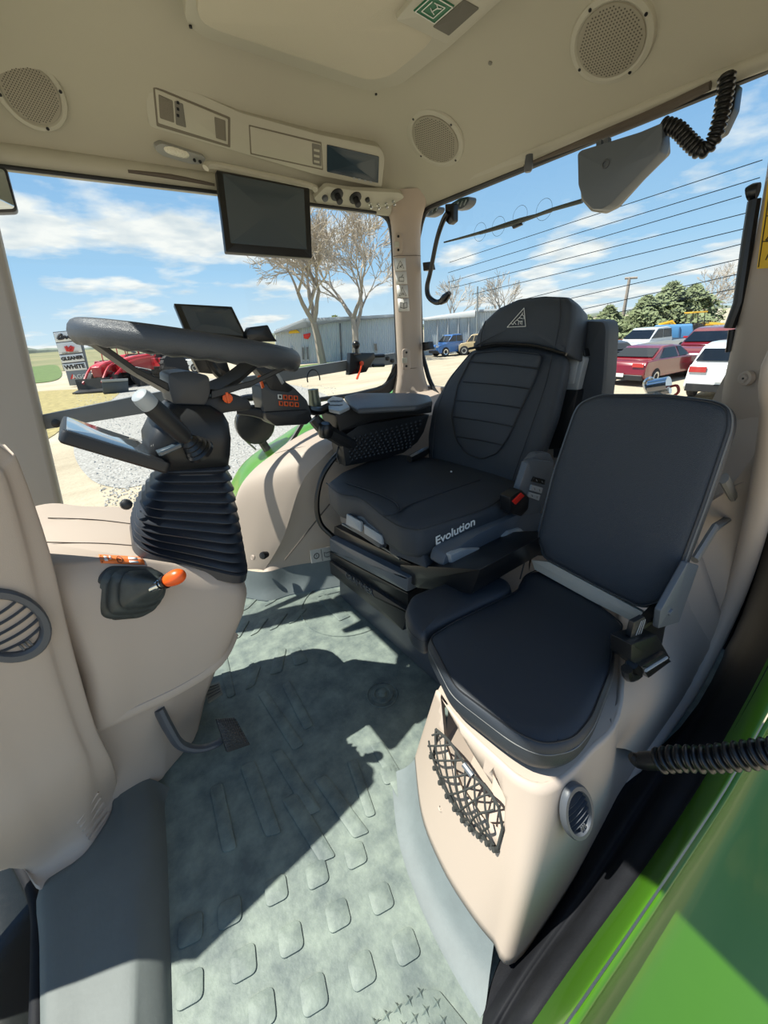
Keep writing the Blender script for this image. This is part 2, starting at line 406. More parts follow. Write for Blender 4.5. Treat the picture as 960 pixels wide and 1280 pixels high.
strip([inner, sm, sb], 'side_panel', BEIGE, WR, ang=1.2)
sk0 = [at_z(300,712,0.12)] + sb; sk1 = [at_z(288,742,0.004)] + [p + V((-0.03, -0.045, -0.116)) for p in sb]
strip([[p+V((0,0.0,0.004)) for p in sk0], [a.lerp(b_, 0.6)+V((0,0.01,0)) for a, b_ in zip(sk0, sk1)], sk1], 'mat_skirt', MATD, FLOOR, ang=1.2)
# joint lines in the cover (grooves as thin dark beads) and its fittings
def bead(pts, r, m_, parent, name='seam', smooth=6): mbx = MB(); mbx.tube(pts, r, 6, smooth); return mbx.build(name, m_, parent)
SEAM = mat('seam_shadow_gap', (92, 84, 76), 0.8)
def arch(u, v):      # u along (0..7), v outer->inner
    i = min(int(u), 6); f = u-i; a = outer[i].lerp(outer[i+1], f); b_ = inner[i].lerp(inner[i+1], f)
    c = mid[i].lerp(mid[i+1], f)
    return a.lerp(b_, v) + (c - a.lerp(b_, 0.5))*(1-(2*v-1)**2)
bead([arch(3.9, v) for v in (0.05, 0.35, 0.65, 0.97)], 0.0022, SEAM, WR)
bead([at_y(356,700,1.47), at_y(392,655,1.44), at_y(412,630,1.43)], 0.003, SEAM, WR)
# rear wall below the window, right pillar, right sill
mb = MB(); mb.slab([(XR, 0.30, 0.0), (XR, 1.76, 0.0), (XR, 1.76, 0.80), (XR, 0.30, 0.80)], 0.03)
WB = tag(mb.build('wall_rear', BEIGE), kind='structure')
prof = [(1.352,1.748),(1.343,1.728),(1.358,1.700),(1.405,1.688),(1.445,1.675),(1.475,1.685),(1.487,1.72),(1.49,1.80)]
rows = []
for z, w in ((0.70,0.06),(0.78,0.04),(0.86,0.012),(0.95,0.0),(1.2,0.0),(1.45,0.0),(1.54,0.01),(1.60,0.04),(1.64,0.08)):
    rows.append([V((x - (w if i < 4 else -w*0.2), y - (w*1.0 if i > 3 else 0), z)) for i, (x, y) in enumerate(prof)])
prm = MB(); prm.sgrid(rows, 3); PR = tag(prm.build('trim_1', BEIGE, ang=1.3), kind='structure'); PRH = Hit(prm)
bead([V((x-0.001, y-0.001, 1.40)) for x, y in prof[1:6]], 0.0014, SEAM, PR, smooth=3)
bead([V((x-0.001, y-0.001, 0.90)) for x, y in prof[1:6]], 0.0014, SEAM, PR, smooth=3)
# left rear pillar (between rear window and door opening)
rows = []
for z, y0, x0 in ((0.78,0.38,1.49),(0.84,0.375,1.46),(0.92,0.38,1.45),(1.0,0.385,1.45),(1.3,0.405,1.45),(1.5,0.43,1.45),(1.66,0.46,1.47)):
    rows.append([V((1.52, y0+0.01, z)), V((x0, y0, z)), V((x0-0.06, y0-0.04, z)), V((1.33, 0.24, z)), V((1.24, 0.17, z)), V((1.20, 0.14, z)), V((1.24, 0.10, z))])
PL = tag(strip(rows, 'trim_2', BEIGE, n=3, ang=1.3), kind='structure')
# front right pillar
mb = MB()
top, bot = at_y(-26, 260, 1.70), at_y(66, 640, 1.70); d_ = (bot-top).normalized(); top = top - d_*0.35; bot = bot + d_*0.3
loop = [(-0.055,-0.04),(0.05,-0.04),(0.062,-0.028),(0.062,0.04),(-0.055,0.04)]
mb.rings([[q + V((a-0.03, b_, 0)) for a, b_ in loop] for q in (top, bot)])
tag(mb.build('trim_3', mat('pillar_grey_beige', (168, 160, 150), 0.6, bump=0.1, scale=600), bevel=0.006), kind='structure')
# headliner edge ledges along the window tops
mb = MB(); mb.tube([(-0.12,1.72,1.585),(0.6,1.72,1.585),(1.32,1.72,1.585)], 0.026, 12, flat=1.3)
LEDR = tag(mb.build('trim_4', LINERP), kind='structure')
mb = MB(); mb.tube(AX(1.475, (508,252),(620,206),(760,152),(900,97),(1000,58)), 0.020, 12)
tag(mb.build('trim_5', LINERP), kind='structure')
mb = MB(); mb.tube(AY(1.695, (160,214),(215,221),(268,231)), [0.004,0.007,0.004], 8, 4); mb.build('slot', SEAM, LEDR)
mb = MB(); mb.tube(AX(1.45, (655,207),(740,173),(820,140),(888,107)), [0.003,0.010,0.012,0.010], 8, 4); mb.build('slot', SEAM, LEDR)

# windows: glass, rubber gasket
def window(name, loop, inner_r, nrm, gl_off=0.0, gw=0.014):
    g = MB(); g.add([p + nrm*0.01 for p in loop], [tuple(range(len(loop)))])
    w = tag(g.build(name, GLASS, smooth=False), kind='structure')
    m = MB(); m.tube(loop + [loop[0], loop[1]], gw, 8, cap=False); m.build('gasket', BLACK, w); return w
top_r = [at_y(-60,200,YR), at_y(0,209,YR), at_y(250,238,YR), at_y(470,265,YR)]
lp = [at_y(-60,198,YR), at_y(476,266,YR), at_y(487,275,YR), at_y(491,300,YR), at_y(497,440,YR), at_y(496,466,YR), at_y(478,485,YR), at_y(440,494,YR), at_y(395,500,YR), V((0.7,YR,0.64)), V((0.45,YR,0.50)), V((0.30,YR,0.30)), V((-0.5,YR,0.30)), V((-0.45,YR,0.6))]
lp = roundpoly(lp, 0.03, 3)
W1 = window('window_1', lp, 0, V((0,1,0)), gw=0.011)
m = MB(); m.tube(AY(1.695, (-60,199),(0,208),(250,238),(470,266)), 0.006, 6); m.build('gasket', BLACK, W1)
wedge = MB(); wedge.slab(AY(YR-0.005, (440,497),(462,490),(481,482),(490,470),(494,452),(500,460),(500,478),(488,491),(470,498)), 0.02, 0.01, 0.003); wedge.build('corner_seal', BLACK, W1)
lp = [at_x(530,262,XR), at_x(960,85,XR), at_x(1000,70,XR), at_x(905,530,XR), at_x(700,560,XR), at_x(560,510,XR), at_x(538,480,XR), at_x(527,440,XR), at_x(522,300,XR)]
lp = roundpoly(lp, [0.05,0,0,0.03,0,0.02,0.05,0.03,0.02], 4)
W2 = window('window_2', lp, 0, V((1,0,0)), gw=0.012)
# heating wires printed in the rear window (ten fine lines, one with an arc of loops)
HEAT = mat('heater_wire', (60, 78, 92), 0.6)
WIRES = [[(560,371),(740,322),(955,200)],[(560,342),(700,309),(958,225)]]
lefts = [(562,328),(560,341),(560,353),(565,360),(590,368),(640,378),(650,388),(700,393),(740,397)]
rights = [(953,200),(950,222),(927,245),(934,266),(930,286),(927,305),(924,324),(921,343),(918,361)]
for a, b_ in zip(lefts, rights):
    m = MB(); m.tube([at_x(*a, XR-0.004), at_x(*b_, XR-0.004)], 0.0011, 5); m.build('heater_wire', HEAT, W2)
for c in ((600,290),(623,283),(650,270),(680,262)):
    cc = at_x(*c, XR-0.004); m = MB()
    m.tube([cc + V((0, math.cos(t), math.sin(t)))*0.032 for t in [math.pi*2*k/20 for k in range(21)]], 0.0006, 4); m.build('heater_loop', HEAT, W2)
# windscreen at the front (leaning), mostly out of frame
fs = [V((-0.12,0.12,1.58)), V((-0.12,1.68,1.58)), V((-0.42,1.66,0.35)), V((-0.55,1.6,0.0)), V((-0.55,0.5,0.0)), V((-0.42,0.5,0.35))]
g = MB(); g.add(fs, [tuple(range(6))]); tag(g.build('window_3', GLASS, smooth=False), kind='structure')

# ------------------------------------------------ left side: plinth, door sill, kick panel
trimp = [at_z(641,1198,0.035), at_y(704,1114,0.150), at_y(752,1030,0.165), at_y(804,948,0.175), at_y(862,862,0.18), at_y(904,778,0.18), at_y(932,702,0.18), at_y(957,600,0.18), at_y(972,520,0.18)]
bot = [at_z(*p, 0.05) for p in ((521,948),(530,1020),(556,1085),(590,1140))] + [at_z(618,1175,0.045)] + trimp[:6]
topp = [at_z(*p, 0.375) for p in ((548,862),(566,888),(590,915),(622,945),(655,972),(690,975))] + [at_z(735,935,0.375), at_z(775,875,0.38), V((1.02,0.36,0.42)), V((1.15,0.34,0.50)), V((1.22,0.32,0.60))]
mid = [a.lerp(b_, 0.5) + V((0.0, 0.0, 0.0)) for a, b_ in zip(bot, topp)]
mid[4] += V((-0.01,-0.005,0)); mid[5] += V((-0.012,-0.01,0.0)); mid[8] += V((0.01,0.03,-0.03)); mid[9] += V((0.01,0.03,-0.02))
pm = MB(); pm.sgrid([bot, mid, topp], 6)
def mixr_(a, b_, t, d=V((0,0,0))): return [p.lerp(q, t)+d for p, q in zip(a, b_)]
PLI = tag(pm.build('wall_left', BEIGE, solid=0.012, off=0, ang=1.3), kind='structure')
top2 = [V((1.0,0.70,0.375))]*2 + [V((1.05,0.66,0.375))]*3 + [V((1.1,0.6,0.375))]*3 + [V((1.25,0.5,0.42)), V((1.42,0.46,0.5)), V((1.48,0.42,0.6))]
lid = MB(); lid.sgrid([topp, [a.lerp(b_, 0.5) for a, b_ in zip(topp, top2)], top2], 3); lid.build('plinth_top', BEIGE, PLI, ang=1.3)
inb = [at_z(521,948,0.05), V((0.9,0.72,0.05))]; int_ = [at_z(548,862,0.375), V((1.0,0.70,0.375))]
lid = MB(); lid.grid([inb, int_]); lid.build('plinth_side', BEIGE, PLI)
# side wall from the rim up to the pillar behind the folding seat
up = [topp[6], topp[7], topp[8], topp[9], topp[10], V((1.24,0.26,0.66)), V((1.25,0.22,0.80))]
dn = [trimp[3], trimp[4], trimp[4].lerp(trimp[5],0.6), trimp[5], trimp[6], trimp[7].lerp(trimp[6],0.4), trimp[8]]
strip([[p for p in up], [a.lerp(b_,0.5)+V((0.02,0.0,0.0)) for a, b_ in zip(up, dn)], dn], 'rim_infill', BEIGE, PLI, n=4, ang=1.3)
strip([[V((1.22,0.32,0.60)),V((1.24,0.25,0.68)),V((1.22,0.15,0.80)),V((1.21,0.14,0.95))],[V((1.35,0.38,0.60)),V((1.36,0.34,0.70)),V((1.34,0.25,0.85)),V((1.33,0.24,0.95))],[V((1.48,0.42,0.60)),V((1.48,0.42,0.70)),V((1.47,0.40,0.85)),V((1.47,0.38,0.95))]], 'rear_corner', BEIGE, PLI, n=4, ang=1.3)
# cut the pocket opening out of the plinth front
def flatcut(target, pts, depth):
    m = MB(); n = newell(pts)
    if n.dot(EYE - pts[0]) < 0: n = -n
    m.rings([[p + n*0.06 for p in pts], [p - n*depth for p in pts]]); cut = m.build('cutter', BEIGE, smooth=False)
    bo = target.modifiers.new('cut', 'BOOLEAN'); bo.object = cut; bo.operation = 'DIFFERENCE'; bo.solver = 'EXACT'
    me = bpy.data.meshes.new_from_object(target.evaluated_get(bpy.context.evaluated_depsgraph_get()))
    target.modifiers.clear(); target.data = me; bpy.data.objects.remove(cut)
PH_ = Hit(pm)
def plinth_pt(px, py): return PH_(px, py)
pk = [plinth_pt(*p) for p in ((562,874),(596,906),(619,938),(633,1000),(631,1040),(604,1022),(577,982),(558,930))]
flatcut(PLI, pk, 0.03)
m = MB(); cen = sum(pk, V())/len(pk); dpt = V((0.07, 0.03, 0.0))
m.rings([[cen+(p-cen)*1.10 + V((0.007,0,0)) for p in pk], [p.lerp(cen, 0.08) + dpt for p in pk]], cap=False)
m.add([p.lerp(cen, 0.08) + dpt for p in pk], [tuple(range(len(pk)))])
m.build('pocket_liner', BEIGE, PLI, smooth=False)
sk1 = [at_z(*p, 0.003) for p in ((494,965),(502,1040),(526,1115),(562,1190),(606,1262))]; sk0 = bot[:4] + [bot[4]]
strip([[p + V((0,0,0.004)) for p in sk0], mixr_(sk0, sk1, 0.5, V((0,0,-0.008))), sk1, [p+V((-0.02,0,-0.004)) for p in sk1]], 'mat_skirt', MATD, FLOOR, ang=1.3)
# round trim bead of the door opening
mb = MB(); mb.tube([trimp[2]+V((-0.12,0,-0.06)), trimp[2], trimp[3], trimp[4], trimp[5], trimp[6], trimp[7], trimp[8], at_y(985,440,0.18), V((1.19,0.15,1.15)), V((1.19,0.15,1.58))], [0.003,0.006,0.014,0.021,0.023,0.025,0.026,0.027,0.027,0.027,0.027], 12, 5)
TR = tag(mb.build('trim_6', mat('rim_beige', (188, 174, 162), 0.4), ang=1.3), kind='structure')
# black sealed door sill and the green body below it
si = [at_z(600,1290,0.0), at_z(612,1262,0.01), at_z(646,1206,0.02), at_y(701,1128,0.143), at_y(752,1046,0.148), at_y(800,972,0.155), at_y(866,880,0.172), at_y(916,795,0.182), at_y(948,708,0.186), at_y(974,600,0.190)]
XS = [0.245,0.275,0.35,0.49,0.68,0.84,1.00,1.13,1.20,1.22]
so = [at_x(a, b_, x) for (a, b_), x in zip(((648,1310),(672,1278),(712,1220),(770,1138),(832,1050),(878,978),(925,898),(965,822),(1005,735),(1040,640)), XS)]
def mixr(a, b_, t, d=V((0,0,0))): return [p.lerp(q, t)+d for p, q in zip(a, b_)]
SILL = tag(strip([[p+V((0.01,0.07,-0.04)) for p in si], [p+V((0,0.01,-0.01)) for p in si], si, mixr(si, so, 0.22, V((0,0,0.010))), mixr(si, so, 0.34, V((0,0,-0.006))), mixr(si, so, 0.44, V((0,0,-0.004))), mixr(si, so, 0.55, V((0,0,0.012))), mixr(si, so, 0.72, V((0,0,0.014))), mixr(si, so, 0.9, V((0,0,0.0))), so, [p+V((0,-0.004,-0.02)) for p in so]], 'trim_7', RUBBER, n=3, ang=1.3), kind='structure')
g1 = [at_x(a, b_, x-0.005) for (a, b_), x in zip(((682,1310),(706,1278),(745,1222),(802,1140),(862,1052),(908,982),(952,905),(990,835),(1030,750),(1065,655)), XS)]
g2 = [p + V((0.0,-0.012,-0.05)) for p in g1]
g3 = [p + V((0.02,-0.05,-0.10)) for p in g1]
g4 = [p + V((0.10,-0.42,-0.35)) for p in g1]; g5 = [p + V((0.10,-0.50,-0.75)) for p in g1]
BODY = tag(strip([[p+V((0,0.006,-0.012)) for p in so], mixr(so, g1, 0.3, V((0,0,0.010))), mixr(so, g1, 0.8, V((0,0,0.008))), g1, mixr(g1, g2, 0.25, V((0,0.004,0)))], 'wall_outside', GPAINT, n=3, ang=1.3), kind='structure')
strip([mixr(g1, g2, 0.22), mixr(g1, g2, 0.3, V((0,-0.008,0))), g2, g3, mixr(g3, g4, 0.5, V((0,0,0.02))), g4, g5], 'lower_panel', GPAINT, BODY, n=3, ang=1.3)
# raised sill duct at the front left
def R4(a, b_, c, d, h=0.045): return [at_z(*a, h), at_z(*b_, h+0.008), at_z(*c, h), at_z(*d, 0.0)]
rows = [R4((140,1000),(152,982),(176,972),(212,985),0.05), R4((137,1019),(158,1010),(182,985),(206,1005)), R4((103,1069),(157,1045),(184,1020),(207,1030)), R4((50,1110),(159,1085),(184,1060),(209,1065)), R4((50,1180),(161,1130),(182,1110),(211,1120)), R4((51,1290),(160,1290),(176,1290),(216,1290)), R4((52,1380),(155,1380),(172,1380),(218,1380))]
rows = [[r[0]+V((0,0,-0.045)), r[0], r[0].lerp(r[1],0.5), r[1], r[2], r[2].lerp(r[3],0.5)+V((0.006,0,0.0)), r[3]] for r in rows]
DU = tag(strip(rows, 'baseboard_left', DUCT, n=4, ang=1.3), kind='structure')
mb = MB(); mb.tube([at_z(*p, 0.03) for p in ((-10,1025),(28,1085),(45,1130),(47,1200),(46,1290),(46,1400))], 0.012, 10, 4)
tag(mb.build('trim_8', RUBBER, ang=1.3), kind='structure')
mb = MB(); mb.slab([at_z(*p, 0.012) for p in ((-60,1000),(10,1040),(40,1130),(44,1400),(-80,1400))], 0.02, 0, 0.002, nrm=V((0,0,1)))
tag(mb.build('trim_9', mat('door_black', (22,26,26), 0.25, bump=0.3, scale=40)), kind='structure')
# kick panel beside the console
e_r = [at_y(-2,556,0.87), at_y(12,566,0.87), at_y(24,580,0.87), at_y(62,690,0.87), at_y(88,800,0.87), at_y(118,905,0.87), at_y(140,952,0.88), at_z(147,985,0.06), at_z(145,1012,0.045)]
e_f = [at_y(-30,560,0.84), at_y(-10,590,0.84), at_y(2,610,0.84), at_y(26,700,0.84), at_y(48,800,0.84), at_y(84,910,0.84), at_y(104,965,0.84), at_z(108,1035,0.08), at_z(111,1074,0.040)]
e_l = [p + V((-0.14, -0.03, -0.02)) for p in e_f[:7]] + [at_z(40,1085,0.07), at_z(59,1113,0.045)]
e_b = [p + V((-0.02, 0.10, 0)) for p in e_r]
e_ll = [p + V((-0.30, -0.04, -0.03)) for p in e_l]; e_ll[-1] = e_l[-1] + V((-0.02,0.02,0)); e_ll[-2] = e_l[-2]+V((-0.05,0.02,0.05))
KPR = [e_b, mixr(e_b, e_r, 0.85), e_r, mixr(e_r, e_f, 0.12, V((0.003,-0.004,0))), mixr(e_r, e_f, 0.6), e_f, mixr(e_f, e_l, 0.5), e_l, e_ll]
kmb = MB(); kmb.sgrid([[V(p) for p in r] for r in KPR], 4); KP = tag(kmb.build('wall_front', BEIGE, ang=1.1), kind='structure'); KH = Hit(kmb)
for k in range(5):      # moulded louvres low on the panel
    p0 = KH(97+3.5*k, 1028+5.5*k, 0.001); p1 = KH(122+3.4*k, 990+6.5*k, 0.001)
    m = MB(); m.tube([p0+V((0,-0.0,0)), p1], [0.0035, 0.0035], 8); m.build('louvre', BEIGE, KP)
# ================================================================== STEERING CONSOLE
def shell(rings, name, m, parent, closed=True, smooth_n=0, **k):
    mb = MB(); mb.rings(rings, cap=True); return mb.build(name, m, parent, **k)
CON = thing('steering_console', 'beige moulded steering console rising from the floor between footwell and side window', 'console', (0.0, 1.0, 0.0))
top = [V(p) for p in ((-0.165,0.92,0.725),(-0.05,0.915,0.69),(0.04,0.915,0.640),(0.13,0.90,0.585),(0.175,0.92,0.555),(0.20,1.05,0.55),(0.19,1.22,0.56),(0.10,1.29,0.61),(0.0,1.31,0.665),(-0.10,1.31,0.70),(-0.165,1.31,0.73),(-0.21,1.24,0.745),(-0.215,1.05,0.745))]
belly = [p + V((0.004 if p.x > 0.1 else -0.004, -0.022 if p.y < 1.0 else 0.012, -0.05)) for p in top]
belly2 = [V((p.x*0.98 - 0.015, p.y + (-0.03 if p.y < 1.0 else 0.0), 0.47)) for p in top]
belly2[3] = V((0.135,0.885,0.45)); belly2[4] = V((0.172,0.93,0.46))
bt = [V(p) for p in ((-0.215,0.90,0.325),(-0.12,0.895,0.325),(-0.02,0.895,0.325),(0.07,0.90,0.34),(0.13,0.94,0.37),(0.16,1.05,0.38),(0.15,1.2,0.38),(0.08,1.29,0.35),(0.0,1.30,0.34),(-0.10,1.30,0.33),(-0.165,1.30,0.33),(-0.22,1.24,0.33),(-0.225,1.05,0.33))]
inset = [p.lerp(sum(top, V())/len(top), 0.04) + V((0,0,0.006)) for p in top]
mb = MB(); loops = [catmull(l, 4, closed=True) for l in (bt, belly2, belly, top, inset)]
mb.rings(loops, cap=True); mb.build('console_shell', BEIGE, CON, ang=0.9); CH = Hit(mb)
# lower foot box with its sloping rear face, hung under the shell
mb = MB()
f0 = [V(p) for p in ((-0.30,0.93,0.0),(-0.145,0.955,0.0),(-0.135,0.965,0.0),(-0.05,1.02,0.0),(-0.03,1.05,0.0),(0.02,1.26,0.0),(-0.3,1.28,0.0))]
f1 = [V(p) for p in ((-0.24,0.915,0.29),(-0.06,0.92,0.29),(-0.04,0.93,0.29),(0.07,0.95,0.30),(0.09,0.97,0.30),(0.12,1.26,0.33),(-0.22,1.28,0.3))]
f2 = [p + V((0,0,0.06)) for p in f1]
mb.rings([f0, [a.lerp(b_,0.5)+V((-0.008,0.004,0)) for a, b_ in zip(f0, f1)], f1, f2]); mb.build('foot_box', BEIGE, CON, bevel=0.006, smooth=True, ang=0.6)
mb = MB(); mb.tube([V((-0.222,0.903,0.322)), V((-0.12,0.900,0.320)), V((-0.02,0.900,0.320)), V((0.072,0.907,0.336)), V((0.132,0.95,0.366))], 0.011, 8, 5, flat=1.4); mb.build('lower_lip', BEIGE, CON)
def con_top(px, py): return CH(px, py, 0.0, True)
for L_ in (((45,678),(90,679),(135,680),(185,684)), ((60,648),(100,649),(130,651),(163,655))):
    bead([con_top(*p)[0] + V((0,0,0.001)) for p in L_], 0.0013, SEAM, CON)
sq_ = [(123,694),(178,697),(181,706),(126,704)]
ST = decal(sq_, CH, 0.0016, ORANGE2, 'warning_sticker', CON, 8, 3); tag(ST, 'orange warning sticker')
fq = lambda u, v: tuple((sq_[0][i]*(1-u)+sq_[1][i]*u)*(1-v) + (sq_[3][i]*(1-u)+sq_[2][i]*u)*v for i in (0, 1))
for u0, u1, v0, v1, m_ in ((0.10,0.18,0.2,0.75,WHITE),(0.22,0.27,0.15,0.5,WHITE),(0.66,0.86,0.15,0.4,WHITE),(0.66,0.86,0.6,0.8,WHITE),(0.03,0.045,0.1,0.9,INK),(0.95,0.965,0.1,0.9,INK)):
    decal([fq(u0,v0), fq(u1,v0), fq(u1,v1), fq(u0,v1)], CH, 0.0026, m_, 'pictogram', ST, 2, 1)
mb = MB(); mb.tube([CH(*fq(0.45+0.065*math.cos(a), 0.5+0.36*math.sin(a)), 0.0028) for a in [2*math.pi*k/16 for k in range(17)]], 0.0007, 5); mb.tube([CH(*fq(0.42,0.5), 0.0028), CH(*fq(0.48,0.5), 0.0028)], 0.0012, 5); mb.build('pictogram', INK, ST)
p_, n_ = con_top(159, 634); mb = MB(); mb.lathe([(0.012,0),(0.010,0.008),(0.004,0.012),(0.0,0.012)], p_+V((0.0,0.02,0)), n_, 14); mb.build('cap', BLACK, CON)
# shift lever with pleated boot on the console's near face
LEV = thing('shift_lever', 'black pleated lever boot with orange knob on the console side', 'lever', tuple(at_y(160,745,0.90)))
out = [at_y(*p, y) for p, y in (((122,722),0.895),((136,708),0.905),((190,709),0.905),((200,718),0.9),((203,742),0.89),((196,762),0.885),((176,773),0.885),((132,777),0.885),((120,768),0.887))]
mb = MB(); mb.slab(out, 0.03, 0.010, 0.003, step=0.01); mb.build('boot_base', SATIN, LEV)
c0 = sum(out, V())/len(out); tip = at_y(196, 732, 0.838)
def rr(c, s, k, ax=None): return [c + (p - c0)*s for p in densify(roundpoly(out, 0.02, 4), 0.008)]
mb = MB(); lp_ = []
for c_, s in ((0.0,0.93),(0.05,0.96),(0.10,0.86),(0.13,0.80),(0.22,0.84),(0.28,0.86),(0.34,0.74),(0.38,0.66),(0.48,0.70),(0.54,0.70),(0.6,0.56),(0.66,0.48),(0.82,0.38),(0.93,0.25),(1.0,0.16)):
    lp_.append(rr(c0.lerp(tip, c_), s, 0))
mb.rings(lp_); mb.build('boot', mat('boot_rubber', (52,58,58), 0.42, bump=0.2, scale=100, var=0.3, vscale=30), LEV, ang=1.2)
ax = (at_y(232,716,0.80) - tip).normalized()
mb = MB(); mb.lathe([(0.0085,-0.02),(0.0085,0.002),(0.0105,0.003),(0.0105,0.008),(0.007,0.009),(0.007,0.022)], tip, ax, 18); mb.build('shaft', CHROME, LEV)
mb = MB(); mb.lathe([(0.010,0.018),(0.0145,0.018),(0.0145,0.024),(0.010,0.025)], tip, ax, 20); mb.build('collar', SATIN, LEV)
mb = MB(); mb.lathe([(0.009,0.022),(0.014,0.025),(0.0165,0.034),(0.0180,0.045),(0.0175,0.055),(0.013,0.064),(0.006,0.068),(0.0,0.0685)], tip, ax, 8); mb.build('knob', ORANGE, LEV, sub=2, ang=2.0)
# brake pedal: arm + ribbed pad; second pad behind
PED = thing('brake_pedal', 'black pedal with serrated foot pad on a bent arm', 'pedal', tuple(at_z(292,925,0.0)))
mb = MB(); arm = [at_y(198,885,0.93), at_y(212,912,0.91), at_y(226,931,0.895), at_y(248,936,0.885), at_y(270,930,0.885), at_y(286,918,0.90)]
mb.tube(arm, [0.013,0.013,0.012,0.010,0.009,0.008], 10, 5, flat=1.7); mb.build('pedal_arm', DGREY, PED)
pq = [at_y(*p, y) for p, y in (((270,899),0.885),((294,897),0.885),((313,931),0.84),((284,941),0.84))]
mb = MB(); mb.slab(pq, 0.008, 0.004, 0.0015); pad = mb.build('foot_pad', BLACK, PED)
f_ = quad_uv(pq); nn = newell(pq); nn = nn if nn.dot(EYE-pq[0]) > 0 else -nn; mb = MB()
for i in range(9):
    for j in range(11):
        a = f_((i+0.5)/9, (j+0.4)/12); mb.add([a+(f_(1,0)-f_(0,0))*0.04, a-(f_(1,0)-f_(0,0))*0.04, a+(f_(0,1)-f_(0,0))*0.034, a-(f_(0,1)-f_(0,0))*0.034, a+nn*0.0035], [(0,2,4),(2,1,4),(1,3,4),(3,0,4)])
mb.build('pad_teeth', mat('pad_grit', (80,80,78), 0.4, bump=0.5, scale=500), pad, smooth=False)
P2 = thing('accelerator_pedal', 'small grey ribbed pedal half hidden behind the console', 'pedal', tuple(at_z(265,870,0.0)))
pq = [at_z(*p, 0.06) for p in ((254,858),(274,852),(278,866),(260,878))]
mb = MB(); mb.slab(pq, 0.008, 0.004, 0.0015); mb.build('foot_pad', mat('pedal_khaki', (118,116,104), 0.6), P2)
for k in range(4): bead([quad_uv(pq)(0.08+0.0*k, 0.2+0.2*k)+V((0,0,0.001)), quad_uv(pq)(0.92, 0.2+0.2*k)+V((0,0,0.001))], 0.0012, BLACK, P2, 'tread_rib')
bead([at_z(264,868,0.05), at_z(240,850,0.07)], 0.008, BLACK, P2, 'pedal_arm')
# ================================================================== STEERING COLUMN + WHEEL
COL = thing('steering_column', 'black steering column with pleated boot, wheel, stalk and dash display', 'steering column', (0.13, 1.03, 0.6))
BELL = mat('bellows_rubber', (36,40,48), 0.38, bump=0.1, scale=200)
def rrect(c, hx, hy, r, tilt, n=8, zx=0.0):
    pts = roundpoly([V((hx,hy,0)),V((-hx,hy,0)),V((-hx,-hy,0)),V((hx,-hy,0))], r, n)
    pts = densify(pts, 0.02)
    return [V((c.x+p.x*math.cos(tilt), c.y+p.y, c.z - p.x*math.sin(tilt))) for p in pts]
BB = [at_y(310,724,0.875), at_y(171,688,0.955), at_y(164,641,1.17), V((0.25,1.14,0.56))]
BT = [at_y(288,580,0.92), at_y(203,584,0.93), at_y(207,566,1.07), V((0.235,1.08,0.83))]
def bell_ring(t, ex):
    cs = [a.lerp(b_, t) for a, b_ in zip(BB, BT)]; c = sum(cs, V())/4
    cs[1] += V((-0.030,-0.010,-0.01))*math.sin(math.pi*t)*0.6; cs[2] += V((-0.030,0.0,-0.01))*math.sin(math.pi*t)*0.6
    cs = [p + (p-c).normalized()*ex*1.4 for p in cs]
    return roundpoly(cs, [0.055*(1-t)+0.035*t]*4, 9)
loops = []; N_F = 11
for k in range(N_F):
    for dt, ex in ((0.0,-0.013),(0.10,-0.011),(0.42,0.005),(0.52,0.005),(0.9,-0.011)):
        loops.append(bell_ring((k+dt)/N_F, ex*(1-0.35*k/N_F)))
mb = MB(); mb.rings(loops); mb.build('bellows', BELL, COL, ang=1.0)
mb = MB(); b0 = bell_ring(0, 0.004); bup = V((0.4,0,1)).normalized()
mb.rings([[p - bup*0.02 for p in b0], b0, [p + bup*0.006 for p in bell_ring(0, -0.002)], [p + bup*0.006 for p in bell_ring(0, -0.02)]], cap=False); mb.build('bellows_flange', BELL, COL)
# column head
def hd(nl, nr, y0, dy, r=0.025):
    a, b_ = at_y(*nl, y0), at_y(*nr, y0); return roundpoly([b_, a, a+V((0,dy,0)), b_+V((0,dy,0))], r, 6)
def hb(z, x0, x1, y0, y1, r=0.02): return roundpoly([V((x0,y0,z)),V((x1,y0,z)),V((x1,y1,z)),V((x0,y1,z))], r, 5)
mb = MB(); mb.rings([hd((200,590),(289,582),0.925,0.14), hd((190,574),(292,570),0.90,0.17,0.03), hd((188,552),(293,550),0.90,0.17,0.03), hd((197,530),(290,530),0.905,0.16,0.03), hd((208,516),(282,518),0.925,0.14,0.02), hd((214,506),(266,508),0.94,0.11,0.02)])
mb.build('column_head', BLACK, COL, ang=1.0)
wc = V((0.222,1.0,1.084)); wn = V((0.22,0.0,1.0)).normalized(); wu = V((1,0,-0.22)).normalized(); wv = V((0,1,0)); WR_ = 0.207
WHEEL = []
mb = MB(); rim = [wc + (wu*math.cos(t)+wv*math.sin(t))*WR_ for t in [2*math.pi*k/96 for k in range(97)]]
loops = []
for k in range(96):
    t = 2*math.pi*k/96; d = wu*math.cos(t)+wv*math.sin(t); loops.append([wc + d*(WR_ + 0.017*math.cos(a)) + wn*(0.0225*math.sin(a) - (0.0022*math.sin(t*24) if math.sin(a) < -0.5 else 0)) for a in [2*math.pi*j/14 for j in range(14)]])
loops.append(loops[0]); mb.rings(loops, cap=False)
RIM = mb.build('steering_wheel_rim', mat('wheel_leather', (58,62,68), 0.38, bump=0.35, scale=900, kind='voronoi'), COL, ang=1.5)
hubc = V((0.190,1.0,0.995))
